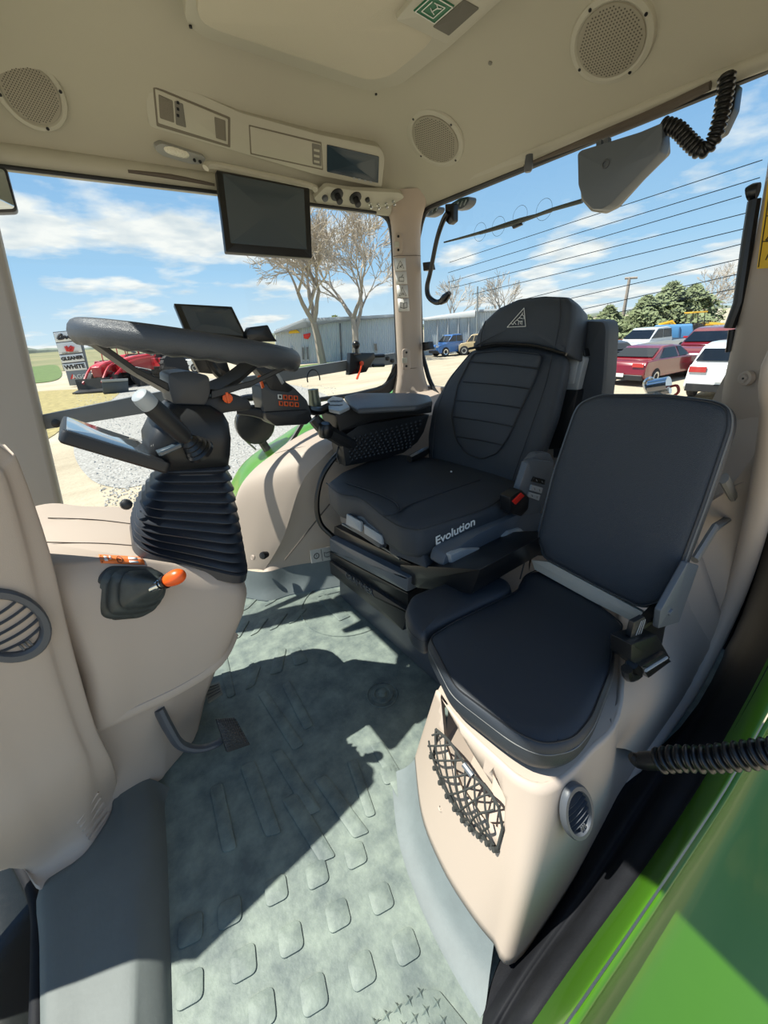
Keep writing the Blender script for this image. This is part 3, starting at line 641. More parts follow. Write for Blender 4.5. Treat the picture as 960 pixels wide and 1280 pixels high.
for a, wd in ((192,1.5),(338,1.45),(35,1.3)):
    t = math.radians(a); d = wu*math.cos(t)+wv*math.sin(t)
    p1 = wc + d*(WR_-0.004) - wn*0.008; p0 = hubc + d*0.045
    side = wn.cross(d).normalized(); mb = MB()
    mid_ = p0.lerp(p1, 0.5) - wn*0.008
    mb.rings([[q + side*w*s1 + wn*h*s2 for s1, s2 in ((-1,-1),(1,-1),(1,1),(-1,1))] for q, w, h in ((p0,0.026*wd,0.009),(mid_,0.0205*wd,0.006),(p1,0.0185*wd,0.006))])
    mb.build('spoke', BLACK, RIM, bevel=0.002)
mb = MB(); mb.slab(AY(0.945, (210,466),(236,463),(262,470),(264,490),(258,507),(216,506),(211,486)), 0.11, 0.008, 0.004); mb.build('hub', mat('hub_grey', (52,56,62), 0.4), RIM)
# bracket to the right of the hub with an orange release tab
pts = [at_y(*p, 0.965) for p in ((238,523),(262,495),(292,492),(312,500),(316,512),(280,516),(258,530))]
mb = MB(); mb.slab(pts, 0.05, 0.01, 0.003); mb.build('column_lever', BLACK, COL)
mb = MB(); mb.lathe([(0.011,0.0),(0.011,0.012),(0.007,0.014),(0.0,0.014)], at_y(284,497,0.955), V((-0.2,-1,0)), 10); mb.build('release_tab', ORANGE, COL); 
mb = MB(); mb.box(at_y(284,497,0.945), (0.006,0.012,0.024)); mb.build('release_tab', ORANGE, COL, bevel=0.001)
# stalk with big grip
a, b_ = at_y(246,560,0.880), at_y(172,492,0.83); d = (b_-a).normalized(); L_ = (b_-a).length
mb = MB(); mb.lathe([(0.008,0.0),(0.008,0.03),(0.0155,0.036),(0.0175,0.05),(0.0185,L_*0.6),(0.0175,L_-0.028)], a, d, 20); mb.build('stalk_grip', BLACK, COL)
mb = MB(); mb.lathe([(0.0168,L_-0.03),(0.0172,L_-0.012),(0.015,L_-0.003),(0.010,L_),(0.0,L_)], a, d, 20); g_ = mb.build('stalk_cap', LGREY, COL)
mb = MB(); mb.lathe([(0.030,-0.012),(0.030,-0.004),(0.024,0.0),(0.026,0.004),(0.020,0.009),(0.022,0.013),(0.016,0.018),(0.017,0.022),(0.011,0.028),(0.010,0.04)], a, d, 22); mb.build('stalk_boot', SATIN, COL)
# display panel
c1, c2 = at_y(77,537,0.88), at_y(216,580,0.88)
ux = (c2-c1).normalized(); un = V((-ux.z*-1, 0, ux.x)); un = V((-ux.z,0,ux.x)); yy = V((0,1,0)); Lx = (c2-c1).length
o1 = c1 + un*0.0; P = lambda x, y, z=0: c1 + ux*x + yy*y + un*z
mb = MB(); mb.slab([P(0,0),P(Lx,0),P(Lx+0.0,0.20),P(0,0.20)], 0.024, 0.012, 0.004, nrm=un); DD = mb.build('display_housing', BLACK, COL)
mb = MB(); mb.slab([P(0.006,0.012,0.001),P(Lx*0.80,0.012,0.001),P(Lx*0.80,0.188,0.001),P(0.006,0.188,0.001)], 0.002, 0.008, 0.0008, nrm=un); mb.build('display_glass', SCREEN2, DD)
mb = MB(); mb.slab([P(Lx*0.82,0.0,0.012),P(Lx*1.02,0.0,0.05),P(Lx*1.02,0.10,0.05),P(Lx*0.82,0.10,0.012)], 0.01, 0.008, 0.002); mb.build('display_neck', SCREEN, DD)
# ================================================================== OVERHEAD FITTINGS
SPK = [((38,115),41,'round cream speaker at the far left of the ceiling, above the window'),((545,172),31,'smaller round cream speaker above the pillar between the two windows'),((765,48),53,'large round cream speaker above the rear window, nearest the hatch')]
for (c_, rp, lab) in SPK:
    p, n = liner_hit(*c_); dist = (p-EYE).length; r_ = rp/FPX*dist*0.92 * {38:0.57,545:0.98,765:0.62}[c_[0]]
    if c_[0] == 38: n = (n*0.6 + (EYE-p).normalized()*0.5).normalized()
    t = thing('ceiling_speaker', lab, 'speaker', tuple(p), 'round speakers in the headliner')
    mb = MB(); mb.lathe([(r_*1.0,-0.03),(r_,0.006),(r_*0.97,0.011),(r_*0.86,0.013),(r_*0.80,0.009),(r_*0.5,0.0095),(0,0.0095)], p, n, 40); mb.build('speaker_ring', LINERP, t)
    mb = MB(); mb.lathe([(r_*0.80,0.0095),(r_*0.79,0.0125),(r_*0.4,0.0150),(0.0,0.0155)], p, n, 40); g_ = mb.build('speaker_grille', mat('speaker_mesh', (150,145,130), 0.6), t)
    u = n.orthogonal().normalized(); w = n.cross(u); mb = MB(); st_ = r_*0.075
    for i in range(-10, 11):
        for j in range(-10, 11):
            a, b_ = (i+(j % 2)*0.5)*st_, j*st_*0.87
            if a*a+b_*b_ < (r_*0.74)**2:
                cc = p + n*(0.0158-0.003*(a*a+b_*b_)/(r_*0.8)**2) + u*a + w*b_
                mb.add([cc+(u*math.cos(q)+w*math.sin(q))*st_*0.27 for q in (0,1.05,2.09,3.14,4.19,5.24)], [tuple(range(6))])
    mb.build('grille_holes', mat('grille_hole_dark', (84,80,70), 0.9), g_, smooth=False)
    for q in (0.9, 2.5, 4.1, 5.6):
        mb = MB(); mb.lathe([(0.004,0.011),(0.004,0.0138),(0.0,0.0138)], p + (u*math.cos(q)+w*math.sin(q))*r_*0.89, n, 8); mb.build('screw', SATIN, t)
# roof hatch
hz = 1.785
hp = [at_z(*p, hz) for p in ((236,-60),(230,28),(252,48),(462,116),(500,108),(560,62),(640,-10),(700,-80))]
HT = thing('roof_hatch', 'cream roof hatch panel with rounded raised rim', 'hatch', tuple(sum(hp, V())/len(hp)))
mb = MB(); mb.slab(hp, 0.05, 0.03, 0.006, nrm=V((0,0,-1))); mb.build('hatch_frame', LINERP, HT)
hp2 = [at_z(*p, hz-0.012) for p in ((250,-60),(246,22),(262,36),(462,102),(488,96),(535,58),(545,40),(500,30),(560,-40))]
mb = MB(); mb.slab(hp2, 0.02, 0.03, 0.004, nrm=V((0,0,-1))); mb.build('hatch_panel', mat('hatch_fabric', (190,184,166), 0.9, bump=0.3, scale=500), HT)
for q in ((238,32),(470,117),(254,2),(440,86)):
    mb = MB(); mb.lathe([(0.004,0),(0.004,0.004),(0,0.005)], at_z(*q, hz-0.001), V((0,0,-1)), 8); mb.build('screw', SATIN, HT)
HL = thing('hatch_handle', 'cream plastic hatch latch plate carrying the green exit sticker', 'latch', tuple(at_z(555,25,hz-0.01)))
mb = MB(); mb.slab([at_z(*p, hz-0.022) for p in ((494,26),(558,56),(572,44),(625,2),(650,-30),(560,-50))], 0.02, 0.008, 0.004, nrm=V((0,0,-1))); mb.build('latch_plate', LINERP, HL)
gq = [at_z(*p, hz-0.024) for p in ((517,14),(543,30),(568,8),(541,-8))]
mb = MB(); mb.slab(gq, 0.002, 0.0, 0.0, nrm=V((0,0,-1))); gs = mb.build('exit_sticker', GREENL, HL); tag(gs, 'green emergency exit sticker')
f_ = quad_uv(gq); dn_ = V((0,0,-0.0016))
def strokes(fn, segs, w, m_, parent, name='pictogram'):
    mb = MB()
    for a, b_ in segs: mb.tube([fn(*a)+dn_, fn(*b_)+dn_], w, 5)
    return mb.build(name, m_, parent)
strokes(f_, [((0.04,0.04),(0.96,0.04)),((0.96,0.04),(0.96,0.96)),((0.96,0.96),(0.04,0.96)),((0.04,0.96),(0.04,0.04)),((0.2,0.2),(0.2,0.75)),((0.2,0.2),(0.75,0.2)),((0.75,0.2),(0.75,0.8)),((0.3,0.75),(0.75,0.8)),
              ((0.5,0.4),(0.55,0.65)),((0.5,0.4),(0.35,0.5)),((0.55,0.65),(0.4,0.75)),((0.5,0.42),(0.65,0.35)),((0.55,0.62),(0.68,0.7))], 0.0010, WHITE, gs)
mb = MB(); mb.slab([at_z(*p, hz-0.0235) for p in ((541,34),(561,45),(599,11),(580,0))], 0.002, 0.003, 0.0006, nrm=V((0,0,-1))); mb.build('finger_recess', mat('recess_grey', (96,94,86), 0.7), HL)
p, n = liner_hit(613,78); SC = thing('liner_plug', 'small round plug in the headliner beside the hatch', 'plug', tuple(p)); mb = MB(); mb.lathe([(0.006,0),(0.006,0.003),(0.0,0.0045)], p, n, 12); mb.build('plug_head', DARKB, SC)
# overhead console strip on the slope over the right window
P0, P1, P2_, = at_y(190,160,1.640), at_y(470,235,1.640), at_y(190,95,1.560)
cn = (P1-P0).cross(P2_-P0).normalized(); cn = cn if cn.dot(EYE-P0) > 0 else -cn
def oc(px, py, h=0.0): return on_plane(px, py, P0 + cn*h, cn)
OC = thing('overhead_console', 'cream overhead console strip with vent, display and blank panels above the side window', 'console', tuple(oc(330,170)))
mb = MB(); mb.slab([oc(*p) for p in ((184,94),(230,108),(300,140),(400,168),(476,184),(482,196),(478,236),(400,221),(300,192),(224,170),(186,160),(182,130))], 0.16, 0.015, 0.008, step=0.02); mb.build('console_body', LINERP, OC, ang=0.9)
def ocslab(pts, h, t, m_, name, parent=OC, r=0.003, b=0.001): mb = MB(); mb.slab([oc(*p, h) for p in pts], t, r, b); return mb.build(name, m_, parent)
ocslab([(191,107),(288,147),(288,185),(196,158)], 0.0015, 0.003, mat('gap_grey', (112,106,94), 0.8), 'panel_gap')
vp = ocslab([(194,111),(285,149),(285,181),(198,154)], 0.004, 0.006, LINERP, 'heater_panel')
ocslab([(198,118),(216,126),(218,154),(200,148)], 0.0052, 0.003, FELT, 'sensor_grille', vp)
ocslab([(218,126),(229,130),(233,160),(220,156)], 0.0052, 0.003, mat('button_strip', (110,108,100), 0.5), 'switch_strip', vp)
for k in range(3): ocslab([(220.5,142-8*k),(224,143-8*k),(224.5,147-8*k),(221,146-8*k)], 0.0062, 0.002, SATIN, 'switch', vp, 0.001, 0.0004)
ocslab([(268,146),(282,151),(283,177),(270,173)], 0.0052, 0.003, FELT, 'sensor_grille', vp)
ocslab([(311,156),(402,178),(404,213),(313,193)], 0.0012, 0.002, mat('gap_grey', (112,106,94), 0.8), 'panel_gap')
bp_ = ocslab([(312.5,158),(401,180),(403,211),(314.5,191.5)], 0.002, 0.004, LINERP, 'blank_panel')
ocslab([(390,179),(401,181.5),(402,208),(391,205.5)], 0.0032, 0.003, mat('button_strip', (110,108,100), 0.5), 'switch_strip', bp_)
for k in range(3): ocslab([(392.5,186+7*k),(399.5,187.5+7*k),(399.5,190.5+7*k),(392.5,189+7*k)], 0.0040, 0.002, LINERP, 'switch', bp_, 0.001, 0.0004)
ds = ocslab([(409,181),(474,196),(473,229),(409,215)], 0.003, 0.004, mat('display_dark', (48,62,72), 0.15), 'status_display'); tag(ds, 'dark status display')
for k in range(4): ocslab([(441+7*k,221.5+1.6*k),(444+7*k,222+1.6*k),(444+7*k,224+1.6*k),(441+7*k,223.5+1.6*k)], 0.0042, 0.0015, LGREY, 'indicator', ds, 0, 0.0)
# courtesy lamp
p = at_y(226,192,1.665); ln = V((0.05,-0.75,-0.66)).normalized()
CL = thing('cab_lamp', 'oval chrome-edged interior lamp under the overhead console', 'lamp', tuple(p))
def lq(px, py, h=0.0): return on_plane(px, py, p+ln*h, ln)
mb = MB(); mb.slab([lq(*q) for q in ((194,183),(202,179),(225,186),(255,195),(258,200),(250,206),(240,206),(205,196),(196,190))], 0.03, 0.006, 0.003); mb.build('lamp_housing', GREYB, CL)
mb = MB(); mb.slab([lq(*q, 0.002) for q in ((204,184),(214,183),(235,190),(238,196),(232,199),(214,194),(206,190))], 0.004, 0.008, 0.002, crown=0.004); mb.build('lamp_lens', LENS, CL)
for q in ((243,200),(250,202)): mb = MB(); mb.lathe([(0.005,0),(0.004,0.005),(0,0.006)], lq(*q, 0.001), ln, 10); mb.build('lamp_switch', SATIN, CL)
# fold-down monitor
MON = thing('overhead_monitor', 'flat dark monitor hanging from the headliner in front of the side window', 'monitor', tuple(at_y(330,265,1.55)))
mq = [at_y(*q, 1.58) for q in ((270,214),(387,236),(391,323),(283,315))]; mq = [at_y(270,212,1.60), at_y(387,235,1.60), at_y(390.5,323,1.555), at_y(282.5,315,1.555)]
mb = MB(); mb.slab(mq, 0.022, 0.006, 0.003); mb.build('monitor_case', SATIN, MON)
f_ = quad_uv(mq); mn = newell(mq); mn = mn if mn.dot(EYE-mq[0]) > 0 else -mn
mb = MB(); mb.slab([f_(a, b_)+mn*0.0006 for a, b_ in ((0.06,0.03),(0.93,0.03),(0.93,0.88),(0.06,0.88))], 0.002, 0.004, 0.0004); mb.build('monitor_screen', SCREEN, MON)
mb = MB(); mb.tube([at_y(257,210,1.61), at_y(268,206,1.615), at_y(330,219,1.62), at_y(388,232,1.62), at_y(394,237,1.61)], 0.010, 10, 4); mb.build('hinge_cover', LINERP, MON)
# knob cluster: two rotary knobs, one low button and four toggles over the window corner
CLU = thing('switch_plate', 'cream switch plate with knobs and toggles above the window corner', 'switch panel', tuple(at_y(440,245,1.62)))
sn = V((0.0,-0.55,-0.83)).normalized(); sp0 = at_y(430,247,1.66)
def sp(px, py, h=0.0): return on_plane(px, py, sp0+sn*h, sn)
mb = MB(); mb.slab([sp(*q) for q in ((392,248),(408,233),(440,238),(500,241),(506,247),(488,258),(440,262),(398,256))], 0.02, 0.01, 0.003); mb.build('plate', LINERP, CLU)
for q in ((421,243,0.014),(444,247,0.014)):
    c_ = sp(q[0], q[1]); mb = MB(); mb.lathe([(0.026,0.0),(0.026,0.004),(0.012,0.006),(0.013,0.034),(0.010,0.037),(0,0.037)], c_, sn, 14); mb.build('rotary_knob', BLACK, CLU)
mb = MB(); mb.lathe([(0.013,0),(0.011,0.009),(0,0.010)], sp(406,247), sn, 14); mb.build('push_button', DGREY, CLU)
mb = MB(); mb.lathe([(0.010,0),(0.009,0.008),(0,0.009)], sp(459,249), sn, 14); mb.build('push_button', BLACK, CLU)
for q in ((462,254),(472,255),(482,254),(491,251)):
    c_ = sp(*q); mb = MB(); mb.lathe([(0.006,0),(0.006,0.006),(0.003,0.007),(0.003,0.012),(0.0065,0.015),(0.0065,0.022),(0.0,0.024)], c_, sn, 12); mb.build('toggle', CHROME, CLU)
# ================================================================== DRIVER SEAT
def cr(s, ox, oy, *pts): return [(ox + a/s, oy + b_/s) for a, b_ in pts]
def sh(px, py, f): return f(px, py)
SEAT = thing('driver_seat', 'large black leather driver seat with grey side controls and armrest side', 'seat', (0.95, 1.0, 0.0), 'seats')
SEAT['group'] = 'cab seats'
def xs(x, pts, t, m, name, parent=SEAT, r=0.004, b=0.002, **k):
    mb = MB(); mb.slab(AX(x, *pts), t, r, b, **k); return mb.build(name, m, parent)
# suspension stack, front faces read on planes facing the footwell
xs(0.66, [(424,715),(425,745),(560,866),(560,818)], 0.42, DGREY, 'seat_base', r=0.006)
xs(0.625, [(411,701),(413,717),(503,789),(512,766)], 0.44, BLACK, 'lower_band', r=0.004, b=0.006)
xs(0.640, [(412,690),(413,701),(510,762),(510,742)], 0.42, SATIN, 'scissor_gap', r=0.002)
bd = xs(0.615, [(411,672),(412,690),(509,741),(510,722)], 0.44, MGREY, 'suspension_cover', r=0.006, b=0.008)
xs(0.640, [(418,658),(417,668),(508,716),(516,706)], 0.40, SATIN, 'rail_frame', r=0.002)
xs(0.63, [(500,706),(502,722),(522,735),(590,742),(600,712)], 0.30, SATIN, 'side_frame', r=0.002)
q0, q1 = at_x(436,721,0.6235), at_x(462,739,0.6235)
text('GRAMMER', (q0+q1)/2, (q1-q0), V((-0.1,0,1)), 0.042, DGREY, SEAT, ext=0.002)
mb = MB(); mb.tube(AZ(0.475, (428,655),(458,672),(488,690),(500,699)), 0.004, 8, 3); mb.build('adjust_bar', STEEL, SEAT)
# cushion
top = AZ(0.600, (408,603),(420,615),(450,623),(478,644),(500,657),(523,661),(588,644),(632,629),(660,612),(640,590),(540,571),(500,567),(463,574),(425,590))
mb = MB(); mb.slab(top, 0.085, 0.018, 0.012, crown=0.010, nrm=V((0,0,1)), step=0.03, prof=[(0.02,-0.10),(0.004,-0.095),(0.0,-0.08),(0.0,-0.02),(0.004,-0.008),(0.014,0.0)])
CU = mb.build('seat_cushion', LEATHER, SEAT, ang=1.4); CUH = Hit(mb)
ft = [at_z(484,648,0.598), at_z(523,661,0.598), at_z(640,629,0.598)]
mb = MB(); fr_ = AZ(0.57, (408,612),(420,624),(450,634),(479,655),(500,668),(524,673)); lo = AZ(0.475, (482,692),(500,699),(534,712))
mb.slab([at_z(481,650,0.56), at_z(524,669,0.56), at_z(534,712,0.478), at_z(486,692,0.478)], 0.06, 0.012, 0.008); mb.build('front_bolster', LEATHER, SEAT)
for L_ in (((478,645),(498,640),(494,628),(470,616),(432,603)), ((523,662),(560,651),(610,634),(632,618)), ((498,640),(520,628),(600,600)), ((408,604),(424,617),(450,623),(478,645),(500,658),(523,662))):
    z_ = 0.6045 if L_[0] != (408,604) else 0.596
    mb = MB(); mb.tube(AZ(z_+0.004, *L_), 0.0022, 6, 5); mb.build('seam_piping', PIPE, CU)
# white lettering on the side of the cushion
a, b_ = CUH(552,672,0.004), CUH(583,656,0.004); tn_ = CUH(568,664,0.003,True)
text('Evolution', tn_[0], b_-a, tn_[1].cross(b_-a), 0.036, WHITE, CU, shear=0.2, bold=0.0006)
# grey front control panel with two rocker levers
fp = [at_z(*p, z) for p, z in (((428,632),0.535),((438,628),0.545),((474,650),0.545),((480,662),0.535),((480,684),0.475),((430,651),0.475))]
fp = [p + V((-0.016,0,0)) for p in fp]
mb = MB(); mb.slab(fp, 0.03, 0.012, 0.003); FP = mb.build('front_control_panel', DGREY, SEAT)
f_ = lambda px, py, h=0.0: on_plane(px, py, fp[0]+newell(fp)*0, newell(fp)) + (EYE-fp[0]).normalized()*h
for q in (((433,642),(451,652),(451,665),(432,655)), ((454,655),(476,669),(477,681),(455,667))):
    mb = MB(); mb.slab([f_(*p, 0.006) for p in q], 0.01, 0.004, 0.002); mb.build('front_lever', LGREY, FP)
# backrest
B0, B1 = V((1.08,0,0.58)), V((1.31,0,1.22)); bu = (B1-B0).normalized(); bn = V((-bu.z,0,bu.x))
def bk(px, py, h=0.0): return on_plane(px, py, B0 + bn*h, bn)
outl = [(534,579),(533,545),(540,505),(560,470),(588,436),(620,430),(665,432),(706,441),(702,470),(690,520),(668,580),(650,618),(600,603),(560,588)]
mb = MB(); mb.slab([bk(*p) for p in outl], 0.13, 0.02, 0.015, crown=0.012, nrm=bn, step=0.03, prof=[(0.055,-0.12),(0.03,-0.10),(0.010,-0.06),(0.0,-0.02),(0.006,-0.006),(0.018,0.0)])
BK = mb.build('backrest', LEATHER, SEAT, ang=1.4)
ins = [(592,441),(630,438),(678,443),(668,475),(651,510),(636,545),(622,566),(601,574),(582,567),(570,550),(564,520),(572,480)]
mb = MB(); mb.slab([bk(*p, 0.013) for p in ins], 0.01, 0.015, 0.004, crown=0.006, nrm=bn, step=0.03); IN = mb.build('backrest_insert', LEATHER, BK, ang=1.4)
mb = MB(); lp_ = roundpoly([bk(*p, 0.0145) for p in ins], 0.02); mb.tube(lp_+[lp_[0]], 0.0026, 6); mb.build('seam_piping', PIPE, BK)
for a, b_ in (((585,452),(674,461)),((579,477),(663,486)),((569,500),(652,510)),((567,521),(640,533)),((571,546),(627,556))):
    mb = MB(); mb.tube([bk(*a, 0.017), bk((a[0]+b_[0])/2, (a[1]+b_[1])/2-1, 0.0195), bk(*b_, 0.017)], 0.0022, 6, 5); mb.build('seam', PIPE, IN)
for L_ in (((590,440),(562,475),(545,520),(540,575)), ((690,444),(682,480),(665,530),(640,600))):
    mb = MB(); mb.tube([bk(*p, 0.010) for p in L_], 0.0016, 6, 5); mb.build('seam_piping', PIPE, BK)
# headrest
ho = [(588,436),(594,418),(604,400),(622,383),(648,371),(680,367),(708,368),(716,376),(715,400),(707,443),(665,431),(620,429)]
mb = MB(); mb.slab([bk(*p, 0.02) for p in ho], 0.15, 0.012, 0.012, crown=0.010, nrm=bn, step=0.025, prof=[(0.03,-0.13),(0.006,-0.115),(0.0,-0.06),(0.0,-0.025),(0.006,-0.006),(0.018,0.0)])
HR = mb.build('headrest', LEATHER, SEAT, ang=1.4)
for L_ in (((607,401),(602,416),(600,434)), ((700,372),(700,400),(693,436))):
    mb = MB(); mb.tube([bk(*p, 0.029) for p in L_], 0.0018, 6, 5); mb.build('seam_piping', PIPE, HR)
mb = MB(); mb.tube([bk(*p, 0.018) for p in ((586,436),(620,430),(665,432),(708,443))], 0.005, 6, 5); mb.build('headrest_joint', SATIN, HR)
# stitched emblem: white triangle with a rearing-animal sketch
T_ = [(655,385),(657,408),(634,409)]
tv = [bk(*p, 0.0315) for p in T_]; mb = MB()
for i in range(3): mb.tube([tv[i], tv[(i+1) % 3]], 0.0011, 6)
EM = mb.build('emblem_triangle', WHITE, HR)
eq = (bk(638,384,0.0315), bk(658,384,0.0315), bk(657,408,0.0315), bk(634,408,0.0315)); fe = quad_uv(eq)
mb = MB()
for seg in (((0.30,0.93),(0.36,0.78),(0.50,0.66),(0.62,0.55),(0.76,0.38),(0.80,0.28)), ((0.36,0.78),(0.48,0.90)), ((0.50,0.66),(0.66,0.74),(0.82,0.72)), ((0.62,0.72),(0.60,0.92)), ((0.78,0.72),(0.80,0.92)), ((0.70,0.74),(0.72,0.88)), ((0.76,0.38),(0.88,0.46),(0.90,0.62)), ((0.30,0.88),(0.20,0.86)), ((0.62,0.55),(0.84,0.60))):
    mb.tube([fe(*p) for p in seg], 0.0010, 5)
mb.build('emblem_figure', WHITE, HR)
# belt wing on the left of the backrest
W = [((707,404),0.0),((712,398),0),((735,400),0),((755,401),0),((758,410),0),((754,470),0),((747,520),0),((735,545),0),((700,560),0),((692,520),0),((704,470),0)]
xs(1.36, [(707,408),(712,402),(735,400),(755,401),(758,412),(755,470),(749,530),(720,560),(690,575),(690,520),(704,470)], 0.09, LEATHER, 'belt_wing', r=0.012, b=0.012)
xs(1.33, [(706,436),(730,436),(732,446),(707,445)], 0.03, SATIN, 'belt_wing_bracket', r=0.003)
xs(1.325, [(706,445),(727,443),(731,449),(722,488),(702,487)], 0.03, LGREY, 'belt_guide', r=0.005, b=0.004)
xs(1.318, [(710,450),(724,449),(717,480),(706,480)], 0.004, mat('pale_grey_ridge',(176,180,182),0.4), 'belt_guide_ridge', r=0.003)
xs(1.32, [(702,487),(722,488),(716,520),(706,560),(685,562),(694,520)], 0.05, BLACK, 'belt_arm', r=0.004)
for q in ((708,504),(704,516)): mb = MB(); mb.lathe([(0.004,0),(0.004,0.002),(0,0.002)], at_x(*q,1.3195), V((-1,0,0)), 8); mb.build('arm_hole', INK, SEAT)
# left side cover with levers, switches and red buckle
def sy(y, pts, t, m, name, parent=SEAT, r=0.004, b=0.002, **k):
    mb = MB(); mb.slab(AY(y, *pts), t, r, b, **k); return mb.build(name, m, parent)
SC_ = sy(0.665, [(553,708),(558,693),(597,668),(637,648),(655,640),(667,615),(676,640),(688,648),(683,668),(668,678),(655,680),(628,690),(610,706),(580,711),(562,712)], 0.06, MGREY, 'side_cover', r=0.01, b=0.008)
sy(0.66, [(660,577),(668,574),(691,577),(694,590),(678,640),(648,646),(640,640)], 0.025, MGREY, 'switch_tower', r=0.008, b=0.006)
sy(0.675, [(662,578),(672,566),(688,566),(694,578),(690,590),(668,586)], 0.03, MGREY, 'tower_top', r=0.01, b=0.006)
for q, m_ in ((((668,596),(682,600),(681,606),(665,602)), SATIN), (((665,606),(679,610),(677,617),(663,613)), LGREY), (((662,615),(676,619),(674,626),(660,621)), LGREY)):
    r_ = sy(0.655, q, 0.008, m_, 'rocker_switch', SC_, r=0.002, b=0.0012)
    f2 = quad_uv(AY(0.6535, *q))
    for u in (0.25, 0.7): mb = MB(); mb.tube([f2(u,0.4), f2(u+0.1,0.7)], 0.0008, 4); mb.build('switch_mark', INK if m_ is LGREY else LGREY, r_)
for q in ([(563,694),(580,687),(602,686),(606,692),(604,699),(590,704),(566,709)], [(609,684),(625,680),(626,694),(611,697)], [(630,672),(637,665),(652,661),(657,666),(655,674),(633,686)]):
    l_ = sy(0.652, q, 0.02, LGREY, 'side_lever', SC_, r=0.004, b=0.003)
    c_ = AY(0.648, (sum(p[0] for p in q)/len(q), sum(p[1] for p in q)/len(q)))[0]
    mb = MB(); mb.lathe([(0.003,0),(0.003,0.004),(0,0.004)], c_, V((0,-1,0)), 8); mb.build('lever_mark', INK, l_)
xs(0.70, [(531,709),(560,703),(575,708),(560,716),(540,717)], 0.12, GREYB, 'slide_plate', r=0.004)
BKL = sy(0.640, [(638,622),(652,612),(662,622),(661,636),(652,646),(638,642)], 0.04, SATIN, 'belt_buckle', r=0.006, b=0.004)
sy(0.636, [(641,627),(652,616),(656,620),(645,631)], 0.01, RED, 'buckle_button', BKL, r=0.002, b=0.001)
mb = MB(); mb.tube([at_y(512,574,1.18), at_y(525,568,1.2), at_y(535,562,1.25)], [0.015,0.02,0.015], 8, 3); mb.build('belt_stalk', SATIN, SEAT)
mb = MB(); mb.lathe([(0.004,0),(0.003,0.004),(0,0.005)], at_z(564,590,0.612), V((0,0,1)), 8); mb.build('white_button', WHITE, SEAT)
# armrest with storage box and controls
sy(1.30, [(419,519),(430,508),(441,510),(541,502),(540,516),(470,526),(440,536),(425,540)], 0.12, BLACK, 'armrest_body', r=0.006, b=0.005)
mb = MB(); pt = [at_z(*p, 0.845) for p in ((430,495),(445,491),(520,491),(537,494),(541,501),(520,507),(447,511),(436,505))]
mb.slab(pt, 0.02, 0.012, 0.006, crown=0.005, nrm=V((0,0,1))); mb.build('armrest_pad', mat('armrest_leather', (66,72,80), 0.4, bump=0.3, scale=900, kind='voronoi'), SEAT, ang=1.4)
bq = [(427,547),(450,531),(537,518),(530,540),(522,553),(505,566),(480,574),(432,583)]
BX = sy(1.305, bq, 0.09, BLACK, 'storage_box', r=0.004, b=0.003)
mb = MB(); qd = quad_uv(AY(1.303, (433,549),(532,523),(515,560),(436,578)))
for i in range(15):
    for j in range(8):
        c_ = qd((i+0.5+(j % 2)*0.4)/15.5, (j+0.5)/8); w = 0.009*(1-0.0*i)
        mb.add([c_+V((w,0,0)), c_+V((0,0,w)), c_+V((-w,0,0)), c_+V((0,0,-w)), c_+V((0,-0.004,0))], [(0,1,4),(1,2,4),(2,3,4),(3,0,4)])
tag(mb.build('honeycomb_relief', BLACK, BX, smooth=False), kind='stuff')
kp = [at_z(*p, 0.85) for p in ((409,500),(416,495),(428,497),(437,508),(424,514),(411,511))]
mb = MB(); mb.slab(kp, 0.012, 0.004, 0.002, nrm=V((0,0,1))); KPD = mb.build('armrest_keypad', LGREY, SEAT)
for k in range(6): c_ = at_z(415+5*(k % 3), 501+5*(k//3), 0.852); mb = MB(); mb.box(c_, (0.018,0.014,0.003)); mb.build('key', mat('key_grey',(120,126,132),0.4), KPD, bevel=0.001)
mb = MB(); mb.tube([at_y(392,523,1.33), at_y(405,536,1.32), at_y(425,548,1.32), at_y(440,556,1.32)], [0.022,0.026,0.028,0.024], 10, 4); mb.build('armrest_link', BLACK, SEAT)
mb = MB(); mb.lathe([(0.0,0.0),(0.024,0.0),(0.028,0.015),(0.024,0.04),(0.016,0.05),(0,0.05)], at_y(407,545,1.29), V((0,-0.25,1)), 16); mb.build('thumb_wheel', SATIN, SEAT)
# joystick head with eight orange-framed keys
jb = [(326,482),(333,478),(352,474),(368,484),(384,500),(390,518),(386,528),(345,531),(332,520),(327,500)]
JH = sy(1.28, jb, 0.09, mat('joystick_grey',(58,62,66),0.4), 'control_head', r=0.006, b=0.005)
sy(1.27, [(331,515),(386,512),(391,524),(384,531),(345,533),(333,524)], 0.10, BLACK, 'control_head_base', JH, r=0.006, b=0.005)
for r_ in range(2):
    for c_ in range(4):
        x0, y0 = 347.5+6.6*c_+1.2*r_, 493+8.2*r_+0.5*c_
        kq = [(x0,y0),(x0+5,y0+0.4),(x0+5.3,y0+6.2),(x0+0.3,y0+5.8)]
        k_ = sy(1.276, kq, 0.004, WHITE if (r_, c_) == (0, 0) else ORANGE, 'key_frame', JH, r=0.001, b=0.0005)
        sy(1.2745, [(x0+1.3,y0+1.3),(x0+3.9,y0+1.5),(x0+4.1,y0+4.9),(x0+1.6,y0+4.7)], 0.003, SATIN, 'key', k_, r=0.0005, b=0.0002)
sy(1.275, [(319,461),(326,456),(341,456),(350,470),(368,486),(362,491),(338,488),(330,474)], 0.06, BLACK, 'joystick_grip', JH, r=0.008, b=0.006)
sy(1.27, [(342,463),(346,462),(356,478),(353,481)], 0.01, LGREY, 'grip_switch', JH, r=0.001)
